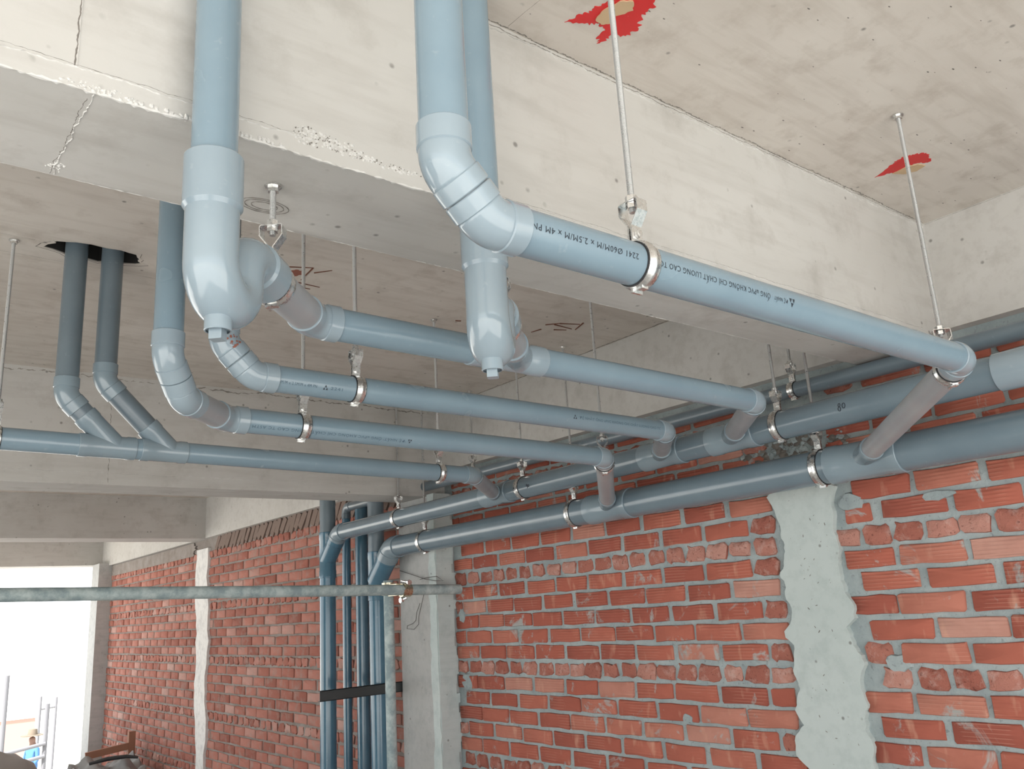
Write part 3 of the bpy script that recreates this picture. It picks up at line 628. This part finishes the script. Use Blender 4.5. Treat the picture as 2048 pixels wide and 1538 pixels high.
for i in range(26):     # rust-brown spatter on the elbow
    q = b3 + dd * rr.uniform(-.012, .022); an = rr.uniform(-.55, .25); sd_ = V((0, -1, 0)); upv = dd.cross(sd_).normalized(); rad_ = r60 * 1.1 + .0006
    c = q + (sd_ * math.cos(an) + upv * math.sin(an)) * rad_; tu = dd; tv = (-sd_ * math.sin(an) + upv * math.cos(an)); s_ = rr.uniform(.0012, .0035)
    mb.add([c + tu * s_ * math.cos(k) + tv * s_ * math.sin(k) for k in (0, 1.1, 2.1, 3.2, 4.3, 5.3)], [(0, 1, 2, 3, 4, 5)])
part('rust_spatter', mb, 'rust_mark', t3, 'rust-brown spatter', 'stuff', smooth=False)

# ---- run 4
t4 = thing('drain_pipe', (.508, 1.741, .46), 'drain run whose triple elbow hangs at far left of the traps', 'pipe', 'drain runs under the slab')
p4s, p4e = V((.705, 1.938, .468)), V((1.945, 1.938, .452)); d4 = (p4e - p4s).normalized(); b4 = V((.508, 1.741, .541)); c4 = V((.560, 1.793, .468)); dd = (c4 - b4).normalized(); de = (p4s - c4).normalized()
a0, a1 = elbow('elbow', b4, -Z, dd, r60, t4, S=.034, R=.042, S2=.0335); e0, e1 = elbow('elbow', c4, dd, de, r60, t4, S=.0335, R=.042, S2=.034); pipe('pipe', a1 - dd * .004, e0 + dd * .004, r60, t4, 'pvc_dark_pipe'); f0, f1 = elbow('elbow', p4s, de, d4, r60, t4, S=.03, R=.045)
pipe('inlet_pipe', (.508, 1.741, SLAB + .01), a0, r60, t4); pipe('pipe', e1, f0, r60, t4, 'pvc_dusty', 'short dusty link')
J4 = V((2.38, 2.373, .352)); g4 = (J4 - p4e).normalized(); x0, x1 = elbow('elbow', p4e, d4, g4, r60, t4, S=.02, R=.04)
pipe('pipe', f1, x0, r60, t4); pipe('branch_pipe', x1, J4 - g4 * .11, r60 * .98, t4, 'pvc_dusty', 'dusty grey branch')
ph4 = math.radians(-36)
logo(t4, 1.195 - .705, p4s, d4, r60, ph4, .009, True)
ring_text(t4, "'ĐỆ NHẤT' ỐNG uPVC KHÔNG CHÌ CHẤT LUONG CAO TC ASTM 2241", 1.183 - .705, p4s, d4, r60, ph4, .0105, True, 'ink_faded', .455)

# ---- run 5 with two drops
t5 = thing('drain_pipe', (.33, 2.53, .51), 'farthest drain run joined by twin dark drops from the broken slab hole', 'pipe', 'drain runs under the slab')
p5s, p5e = V((-.6, 2.53, .520)), V((1.85, 2.53, .479)); d5 = (p5e - p5s).normalized()
def on5(x): return p5s + d5 * ((x - p5s.x) / d5.x)
for vx, zt in ((.472, .636), (.569, .688)):
    Jx = vx + (zt - on5(vx + .15).z); J = on5(Jx); bnd = V((vx, 2.53, zt)); dd = (J - bnd).normalized()
    a0, a1 = elbow('elbow', bnd, -Z, dd, r60, t5, S=.032, R=.045, material='pvc_main_fitting')
    e = wye(J, d5, -dd, r60, r60, .098 if vx < .5 else .085, .052 if vx < .5 else .045, .122 if vx < .5 else .098, t5, 'pvc_main_fitting', .022, .024)
    pipe('drop_pipe', (vx, 2.53, SLAB + .12), a0, r60, t5, 'pvc_dark_pipe')
    if (e - a1).dot(dd) > 0: pipe('pipe', a1 - dd * .01, e, r60, t5, 'pvc_dark_pipe')
J5 = V((2.279, 2.955, .479)); g5 = (J5 - p5e).normalized(); x0, x1 = elbow('elbow', p5e, d5, g5, r60, t5, S=.022, R=.04, material='pvc_main_fitting')
pipe('pipe', p5s, x0, r60, t5); pipe('branch_pipe', x1, J5 - g5 * .08, r60 * .98, t5, 'pvc_dusty', 'dusty grey branch')

# ---- mains along the wall
def on(a, b, y): return a + (b - a) * ((y - a.y) / (b.y - a.y))
m1a, m1b = V((2.38, -.6, .369)), V((2.38, 4.02, .346)); dm1 = (m1b - m1a).normalized(); rM1 = .0535
tm1 = thing('main_pipe', (2.38, 1.5, .35), 'lowest and thickest collector pipe running along the brick wall', 'pipe', 'collector pipes along the brick wall')
dn = unit(0, 1, -1)
R4 = V((2.38, 4.19, 0)); s4 = m1b
f0, f1 = elbow('elbow', s4, dm1, dn, rM1, tm1, S=.05, R=.07, material='pvc_main_fitting')
pipe('pipe', m1a, f0, rM1, tm1, 'pvc_main')
for J, g in ((J1, g1), (J4, g4)): wye(on(m1a, m1b, J.y), dm1, -g, rM1, r60, .135, .095, .135, tm1)
sleeve('coupling', on(m1a, m1b, .62), on(m1a, m1b, .50), rM1, tm1, 'pvc_main_fitting', 1.09)
m2a, m2b = V((2.279, -.6, .5145)), V((2.279, 4.43, .4655)); dm2 = (m2b - m2a).normalized(); rM2 = .045
tm2 = thing('main_pipe', (2.279, 1.5, .48), 'middle collector pipe above the lowest one, marked 80 in pen', 'pipe', 'collector pipes along the brick wall')
f0, f1b = elbow('elbow', m2b, dm2, dn, rM2, tm2, S=.04, R=.06, material='pvc_main_fitting')
pipe('pipe', m2a, f0, rM2, tm2, 'pvc_main')
for J, g in ((J2, g2), (J3, g3), (J5, g5)): wye(on(m2a, m2b, J.y), dm2, -g, rM2, r60, .11, .075, .115, tm2)
sleeve('coupling', on(m2a, m2b, .845), on(m2a, m2b, .70), rM2, tm2, 'pvc_fitting', 1.1)
m3a, m3b = V((2.46, -.6, .636)), V((2.46, 4.69, .645)); dm3 = (m3b - m3a).normalized(); rM3 = .0255
tm3 = thing('main_pipe', (2.46, 1.5, .63), 'thin dark collector pipe tucked under the wall beam', 'pipe', 'collector pipes along the brick wall')
f0, f1c = elbow('elbow', m3b, dm3, -Z, rM3, tm3, S=.035, R=.035, material='pvc_dark_pipe')
pipe('pipe', m3a, f0, rM3, tm3, 'pvc_dark_pipe')
# pen marks on the middle main
def pen(parent, a, b, r, y0, phi, strokes, s_, w_=.0011):
    mb = MB(); d = (b - a).normalized(); side = V((-1, 0, 0))
    for st in strokes:
        pts = []
        for u_, v_ in st:
            ph_ = phi + v_ * s_ / r; pts.append(on(a, b, y0 - u_ * s_) + (side * math.cos(ph_) + Z * math.sin(ph_)) * (r + .0004))
        mb.sweep(pts, [w_] * len(pts), 5)
    part('pen_mark', mb, 'ink', parent)
def circ(cx, cy, rx, ry, n=12, a0=0): return [(cx + rx * math.cos(a0 + 2 * math.pi * i / n), cy + ry * math.sin(a0 + 2 * math.pi * i / n)) for i in range(n + 1)]
pen(tm2, m2a, m2b, rM2, 1.262, math.radians(2), [circ(0, .5, .28, .42, a0=1), circ(-.05, -.45, .34, .5), circ(1.15, .15, .38, .62)], .012)
pen(tm2, m2a, m2b, rM2, 2.685, math.radians(-8), [circ(0, .4, .35, .4), [(.33, .3), (.25, -.4), (.0, -.9)], circ(1.1, .0, .35, .5)], .010)

# ---- risers in the far corner
def riser(x, y, r, label, wy=None, zt=1.05):
    t = thing('riser_pipe', (x, y, FLOOR), label, 'pipe', 'riser pipes in the far corner')
    if wy is None: pipe('pipe', (x, y, FLOOR), (x, y, zt), r, t, 'pvc_riser')
    else:
        zj, src, rb = wy; J = V((x, y, zj)); g = (src - J).normalized()
        wye(J, Z, g, r, rb, .10, .16, max(.08, (src - J).length + .02), t, 'pvc_riser', .04, .03)
        pipe('pipe', (x, y, FLOOR), (x, y, zj - .06), r, t, 'pvc_riser'); pipe('pipe', (x, y, zj + .12), (x, y, zt), r, t, 'pvc_dark_pipe')
    return t
riser(2.279, 4.575, .045, 'leftmost riser pipe, joined by the middle collector', (f1b.z - (4.575 - f1b.y), f1b, rM2))
t = riser(2.46, 4.69, rM3, 'thinnest riser pipe, fed by the thin upper collector', zt=f1c.z + .005)
riser(2.50, 4.575, .038, 'unbranched riser pipe between the thin one and the rightmost')
riser(2.38, 4.19, .045, 'rightmost riser pipe, joined by the lowest collector', (f1.z - (4.19 - f1.y), f1, rM1 * .96))
# steel channel that holds the risers
ch = MB(); yb = 4.115; z0, z1 = -.385, -.35
ch.box((2.005, yb, z0 - .016), (2.579, yb + .003, z1)); ch.box((2.005, yb, z1 - .003), (2.579, yb + .022, z1)); ch.box((2.005, yb, z0 - .016), (2.579, yb + .022, z0 - .013))
single('steel_channel', ch, 'black_steel', (2.3, yb, z0), 'dark steel channel across the riser pipes', 'bracket')

# ------------------------------------------------------------------ hangers
def hanger(label, c, ax, r, ztop=SLAB, rod_off=0, lift=.0, seed=0, group='threaded-rod pipe hangers'):
    """clamp ring round a pipe at c with axis ax, strap loop above and threaded rod up to ztop"""
    c = V(c); a = V(ax).normalized(); ah = V((a.x, a.y, 0)).normalized(); s_ = Z.cross(ah).normalized(); up = s_.cross(a) * -1
    up = Z - a * Z.dot(a); up.normalize()
    t = thing('pipe_hanger', (c.x, c.y, c.z), label, 'hanger', group)
    w_ = .011 if r < .04 else .012; R = r + .0035
    # rubber liner and band with two ribs
    part('rubber_liner', MB().sweep([c - a * (w_ + .0018), c - a * (w_ + .0018), c + a * (w_ + .0018), c + a * (w_ + .0018)], [r * .99, r + .002, r + .002, r * .99], 30, False), 'rubber', t)
    prof = [(-w_, .0012), (-w_, .0030), (-w_ * .45, .0036), (-w_ * .25, .0052), (0, .0055), (w_ * .25, .0052), (w_ * .45, .0036), (w_, .0030), (w_, .0012)]
    part('clamp_ring', MB().sweep([c + a * q for q, _ in prof], [r + q for _, q in prof], 36, False), 'zinc', t)
    b = c - up * (R + .001)      # closing lug below
    part('clamp_lug', MB().obox(b, a, s_, up, w_ * .55, .009, .0022).obox(b - up * .001 + s_ * .007, a, s_, up, w_ * .9, .0018, .004), 'zinc', t)
    # ears and bolt
    e = c + up * (R + .010); tb = MB()
    for k in (-1, 1): tb.obox(e + s_ * .0022 * k, a, s_, up, w_ * .92, .0009, .0125)
    part('clamp_ear', tb, 'zinc', t, smooth=False)
    part('bolt', MB().hexnut(e + up * .002 - s_ * .0068, s_, .0062, .0045).hexnut(e + up * .002 + s_ * .0068, s_, .0062, .0045).tube(e + up * .002 - s_ * .0095, e + up * .002 + s_ * .0105, .003, 10), 'zinc', t)
    # strap loop: house-shaped outline in the (s, z) plane
    z0 = R + .004; out = [(.0042, z0), (.0042, z0 + .021), (.0185, z0 + .040), (.0185, z0 + .056), (.016, z0 + .0585), (-.016, z0 + .0585), (-.0185, z0 + .056), (-.0185, z0 + .040), (-.0042, z0 + .021), (-.0042, z0)]
    mb = MB(); th = .0016; pts = [V(q) for q in out]; n = len(pts); inn = []
    for i in range(n):
        t0 = (pts[i] - pts[max(i - 1, 0)]); t1_ = (pts[min(i + 1, n - 1)] - pts[i]); tt = (t0.normalized() if t0.length else V((0, 0))) + (t1_.normalized() if t1_.length else V((0, 0))); tt.normalize()
        inn.append(pts[i] + V((-tt.y, tt.x)) * th)
    ww = w_ * .92
    def pt(q, k): return c + s_ * q.x + up * q.y + a * (k * ww)
    for i in range(n - 1):
        q = [pts[i], pts[i + 1], inn[i + 1], inn[i]]
        mb.add([pt(p_, -1) for p_ in q] + [pt(p_, 1) for p_ in q], [(0, 1, 2, 3), (7, 6, 5, 4), (0, 4, 5, 1), (1, 5, 6, 2), (2, 6, 7, 3), (3, 7, 4, 0)])
    part('strap_loop', mb, 'zinc', t, smooth=False)
    top = c + up * (z0 + .0585)
    rod0 = top - Z * .016
    part('rod', MB().tube(rod0, (top.x, top.y, ztop), .0048, 12), 'threaded_zinc', t)
    part('nut', MB().hexnut(top + Z * .005, Z, .0092, .008).hexnut(top - Z * .006, Z, .0092, .008), 'zinc', t)
    anc = V((top.x, top.y, ztop))
    part('anchor_nut', MB().hexnut(anc - Z * .007, Z, .0092, .008).sweep([anc - Z * .003, anc - Z * .0002], [.013, .013], 18), 'zinc', t)
    return t
hanger('hanger at the middle of the nearest drain run, beside its printed number', on5 and p1s + d1 * (.838 - .578), d1, r60)
hanger('hanger with the longest bright rod, by the end elbow of the nearest run', p1e + g1 * .066, g1, r60 * .98)
qa = o1 + gA * .022
hanger('short hanger under the near beam, beside the left trap', qa, gA, r60, .669)
hanger('hanger behind the right trap, its loop barely showing', o2 - gB * .028, -gB, r60, .669)
hanger('hanger on the run with the rust-spotted elbow', p3s + d3 * (.925 - .679), d3, r60)
hanger('hanger on the run with the triple elbow, near its lettering', p4s + d4 * (.898 - .705), d4, r60)
hanger('hanger at the left edge on the farthest drain run', on5(.312), d5, r60)
hanger('hanger near the right end of the farthest drain run', on5(1.70), d5, r60)
hanger('hanger over the vertical-looking branch into the lowest collector', p4e + g4 * .075, g4, r60 * .98)
hanger('hanger of the lowest collector beside the pale cement strip', on(m1a, m1b, 1.435), dm1, rM1)
hanger('hanger of the lowest collector left of the vertical-looking branch', on(m1a, m1b, 2.56), dm1, rM1)
hanger('hanger of the lowest collector in front of the column', on(m1a, m1b, 3.69), dm1, rM1, .591 if False else SLAB)
hanger('hanger of the middle collector nearest the pen mark 80', on(m2a, m2b, 1.492), dm2, rM2)
hanger('hanger of the middle collector just right of the farthest run', on(m2a, m2b, 2.76), dm2, rM2)
hanger('hanger of the middle collector close to the risers', on(m2a, m2b, 3.775), dm2, rM2)
hanger('hanger of the thin upper collector behind the nearest run', on(m3a, m3b, 1.54), dm3, rM3)
hanger('hanger of the thin upper collector above the farthest run end', on(m3a, m3b, 3.36), dm3, rM3)

# ------------------------------------------------------------------ scaffold tubes, coupler and wire in front of the column
zs = .118
single('scaffold_tube', MB().sweep([(-.9, 3.42, zs + .045), (.5, 3.47, zs + .025), (2.515, 3.60, zs - .018)], [.0245] * 3, 24), 'cement_tube', (1, 3.5, zs), 'long horizontal cement-spattered scaffold tube crossing the risers', 'tube', 'scaffold tubes', smooth=True)
single('scaffold_tube', MB().tube((2.165, 3.70, FLOOR), (2.165, 3.70, zs + .04), .0245, 24), 'cement_tube', (2.165, 3.7, FLOOR), 'upright scaffold tube in front of the risers', 'tube', 'scaffold tubes', smooth=True)
cp = thing('scaffold_coupler', (2.18, 3.62, zs), 'brass-coloured scaffold coupler where the two tubes cross', 'coupler')
cx = V((2.19, 3.585, zs - .012)); 
part('clamp_shell', MB().sweep([cx - X * .024, cx - X * .024, cx + X * .024, cx + X * .024], [.0245, .032, .032, .0245], 20, False), 'brass_zinc', cp)
part('clamp_shell', MB().sweep([(2.165, 3.70, zs - .03), (2.165, 3.70, zs - .03), (2.165, 3.70, zs + .03), (2.165, 3.70, zs + .03)], [.0245, .032, .032, .0245], 20, False), 'brass_zinc', cp)
part('hinge_bolt', MB().tube(cx + V((.0, -.03, .035)), cx + V((.0, .03, .045)), .007, 10).hexnut(cx + V((0, -.035, .034)), Y, .013, .012), 'zinc', cp)
part('hinge_bolt', MB().tube(cx + V((-.012, -.03, -.036)), cx + V((-.03, -.012, -.045)), .008, 10).hexnut(cx + V((-.03, -.012, -.046)), X, .014, .014), 'zinc', cp)
part('bridge', MB().box((2.15, 3.60, zs - .035), (2.20, 3.69, zs + .02)), 'brass_zinc', cp, smooth=False)
def wire(label, pts, r=.0016):
    return single('tie_wire', MB().sweep(pts, [r] * len(pts), 6), 'wire', pts[0], label, 'wire', 'tie wires on the column', smooth=True)
xw = 2.460
wire('thin wire strung across the column above the scaffold tube', [(xw, 4.08, .225), (xw, 3.95, .195), (xw, 3.83, .165), (xw - .01, 3.72, .15), (xw - .02, 3.63, .145), (xw, 3.72, .172), (xw, 3.80, .172), (xw, 3.88, .166)])
wire('loop of thin wire dangling below the scaffold tube on the column', [(xw, 3.84, .10), (xw, 3.87, .04), (xw, 3.90, -.02), (xw, 3.905, -.06), (xw, 3.95, -.085), (xw, 4.02, -.08), (xw, 4.015, -.065), (xw, 3.96, -.055), (xw, 3.93, -.04), (xw, 3.92, .0), (xw, 3.885, .045)])
mb = MB().tube((2.19, 3.745, -.62), (2.19, 3.745, -.90), .02, 16).sweep([(2.19, 3.745, -.735), (2.19, 3.745, -.735), (2.19, 3.745, -.765), (2.19, 3.745, -.765)], [.02, .026, .026, .02], 16, False)
single('tube_offcut', MB().add(mb.v, mb.f).tube((2.19, 3.745, -.90), (2.19, 3.745, FLOOR), .018, 16), 'cement_tube', (2.19, 3.745, FLOOR), 'short cement-coated tube standing against the upright scaffold tube', 'tube', smooth=True)

# ------------------------------------------------------------------ things on the floor at the far end, and outside
def heap(name, cx, cy, rx, ry, h, material, label, cat, seed, n=26):
    rr = random.Random(seed); mb = MB(); vs = []; fs = []
    ph = [rr.uniform(0, 6) for _ in range(8)]
    for i in range(n + 1):
        for j in range(n + 1):
            u, v = i / n * 2 - 1, j / n * 2 - 1; d = max(0, 1 - (abs(u) ** 4 + abs(v) ** 4) ** .5); z = h * min(1, d * 3.0) ** .7
            z *= .82 + .10 * math.sin(5 * u + ph[0]) * math.cos(4 * v + ph[1]) + .06 * math.sin(11 * u + ph[2]) + .05 * math.cos(13 * v + ph[3]) + rr.uniform(-.03, .03)
            vs.append((cx + u * rx, cy + v * ry, FLOOR + max(0, z)))
    for i in range(n):
        for j in range(n): a = i * (n + 1) + j; fs.append((a, a + n + 1, a + n + 2, a + 1))
    return single(name, mb.add(vs, fs), material, (cx, cy, FLOOR), label, cat, smooth=True, ang=60)
RH = heap('rubble_heap', .70, 9.0, 1.08, .8, .575, 'sack', 'grey cement-dusted heap at the lower left corner', 'heap', 3)
rr = random.Random(55)
for i in range(14):
    cxx, cyy, sz = rr.uniform(.2, 1.6), rr.uniform(8.45, 9.3), rr.uniform(.03, .075); a = rr.uniform(0, 3)
    part('rubble_chunk', MB().obox((cxx, cyy, FLOOR + .47 + sz * .2), unit(math.cos(a), math.sin(a), rr.uniform(-.3, .3)), unit(-math.sin(a), math.cos(a), 0), unit(0, rr.uniform(-.3, .3), 1), sz * 1.4, sz * .8, sz * .6), rr.choice(('sack', 'mortar', 'cement_render', 'brick_header')), RH, smooth=False)
heap('tarpaulin_bundle', 2.13, 8.5, .34, .4, .44, 'tarp', 'crumpled dark grey tarpaulin bundle near the far brick wall', 'tarpaulin', 5)
def bag(x, y, z, sx, sy, sz, rot, material, label, nm='cement_bag'):
    bm = bmesh.new(); bmesh.ops.create_cube(bm, size=2); bmesh.ops.subdivide_edges(bm, edges=bm.edges[:], cuts=3, use_grid_fill=True)
    vs = []
    for v in bm.verts:
        q = v.co; k = 1 / max(1e-6, (abs(q.x) ** 4 + abs(q.y) ** 4 + abs(q.z) ** 4) ** .25)
        q = q * k; ca, sa = math.cos(rot), math.sin(rot); px, py, pz = q.x * sx, q.y * sy, q.z * sz * (1 - .25 * q.x * q.x)
        vs.append((x + px * ca - py * sa, y + px * sa + py * ca, z + pz + .01 * math.sin(px * 30 + py * 20)))
    bm.verts.index_update(); fs = [tuple(v.index for v in f.verts) for f in bm.faces]; bm.free()
    return single(nm, MB().add(vs, fs), material, (x, y, FLOOR), label, 'bag', smooth=True, ang=80)
bag(2.0, 7.72, -1.40, .22, .16, .10, .5, 'sack', 'pale cement bag lying on the tarpaulin bundle')
single('black_strip', MB().sweep([(1.95, 8.35, -1.075), (2.08, 8.3, -1.05), (2.22, 8.25, -1.045), (2.30, 8.2, -1.06)], [.012, .018, .016, .01], 8), 'black_plastic', (2.1, 8.3, FLOOR), 'flat black plastic strip on top of the tarpaulin', 'strip', smooth=True)
tb = thing('timber_frame', (2.42, 9.1, FLOOR), 'brown timber brace with an upright post by the far wall', 'timber')
part('post', MB().box((2.44, 9.02, FLOOR), (2.50, 9.08, -.93)), 'timber', tb, smooth=False)
part('rail', MB().obox((2.28, 9.06, -1.075), unit(1, -.1, .12), unit(.1, 1, 0), unit(-.12, 0, 1), .20, .02, .03), 'timber', tb, smooth=False)
# person outside in a blue shirt and a conical hat, seen over the floor edge
def person(x, y, z0, label, face):
    t = thing('person', (x, y, z0), label, 'person'); bx = V((x, y, z0)); f = V((math.cos(face), math.sin(face), 0)); s_ = Z.cross(f)
    def q(a, b, c): return bx + s_ * a + f * b + Z * c
    J = [(0, 0, .95), (0, .01, 1.15), (0, .0, 1.36), (0, .0, 1.47), (0, .03, 1.58), (0, .03, 1.66),
         (.19, 0, 1.40), (.27, .03, 1.14), (.25, .20, .98), (.245, .28, .96), (-.19, 0, 1.40), (-.27, .03, 1.14), (-.25, .20, .98), (-.245, .28, .96),
         (.10, 0, .90), (.11, .02, .50), (.11, -.02, .09), (.12, .12, .04), (-.10, 0, .90), (-.11, .02, .50), (-.11, -.02, .09), (-.12, .12, .04)]
    Rr = [.15, .14, .16, .055, .085, .075, .065, .048, .038, .035, .065, .048, .038, .035, .095, .065, .045, .035, .095, .065, .045, .035]
    E = [(0, 1), (1, 2), (2, 3), (3, 4), (4, 5), (2, 6), (6, 7), (7, 8), (8, 9), (2, 10), (10, 11), (11, 12), (12, 13), (0, 14), (14, 15), (15, 16), (16, 17), (0, 18), (18, 19), (19, 20), (20, 21)]
    me = bpy.data.meshes.new('body'); me.from_pydata([tuple(q(*j) - bx) for j in J], E, []); o = bpy.data.objects.new('body', me); COL.objects.link(o)
    o.modifiers.new('sk', 'SKIN'); o.modifiers.new('ss', 'SUBSURF').levels = 1
    for i, v in enumerate(me.skin_vertices[0].data): v.radius = (Rr[i], Rr[i] * .8); v.use_root = (i == 0)
    bpy.context.view_layer.update(); m2 = bpy.data.meshes.new_from_object(o.evaluated_get(bpy.context.evaluated_depsgraph_get())); bpy.data.objects.remove(o); bpy.data.meshes.remove(me)
    m2.name = 'body'
    for nm in ('skin', 'blue_cloth', 'dark_cloth'): m2.materials.append(MATS[nm])
    for p_ in m2.polygons: zc = p_.center.z; p_.material_index = 2 if zc < .92 else (1 if zc < 1.42 and not (zc < 1.02 and abs(p_.center.dot(s_)) > .2 and p_.center.dot(f) > .17) else 0); p_.use_smooth = True
    o = bpy.data.objects.new('body', m2); COL.objects.link(o); o.parent = t
    hc = q(0, .03, 1.72); part('hat', MB().sweep([hc - Z * .045, hc - Z * .03, hc - Z * .025, hc + Z * .10, hc + Z * .115], [.25, .255, .11, .09, .02], 22), 'straw', t)
person(4.35, 24.0, -3.95, 'worker outside in a blue shirt and a brimmed hat', math.radians(200))
def scaffold(x, y, z0, label):
    t = thing('scaffold_tower', (x, y, z0), label, 'scaffold'); zt = -.9
    for dx, top in ((0, -.6), (.62, -1.1), (1.3, -1.0)): part('post', MB().tube((x + dx, y, z0), (x + dx, y + .05, top), .035, 10), 'site_tube', t)
    for zz, k in ((-1.75, .1), (-1.95, .12)): part('rail', MB().tube((x - .4, y, zz - .1), (x + .62, y, zz + k * .4), .03, 10), 'site_tube', t)
    return t
scaffold(2.55, 16.5, -4.4, 'washed-out scaffold frame outside at the left edge')
sc = thing('scaffold_tower', (4.5, 24, -4.4), 'small H-shaped scaffold frame outside, right of the worker', 'scaffold')
part('post', MB().tube((4.55, 24.6, -4.4), (4.55, 24.6, -1.45), .03, 8), 'site_tube', sc); part('post', MB().tube((4.90, 24.6, -4.4), (4.90, 24.6, -1.5), .03, 8), 'site_tube', sc); part('rail', MB().tube((4.55, 24.6, -1.75), (4.90, 24.6, -1.72), .025, 8), 'site_tube', sc)
bw = thing('low_brick_wall', (4.4, 30, -4.4), 'low unfinished red brick wall outside, left of the worker', 'wall')
part('core', MB().box((4.5, 30.02, -4.4), (5.45, 30.2, -2.35)), 'clay_pile', bw, smooth=False)
part('coping', MB().box((4.45, 29.98, -2.35), (5.5, 30.24, -2.15)), 'pale_wall', bw, smooth=False)
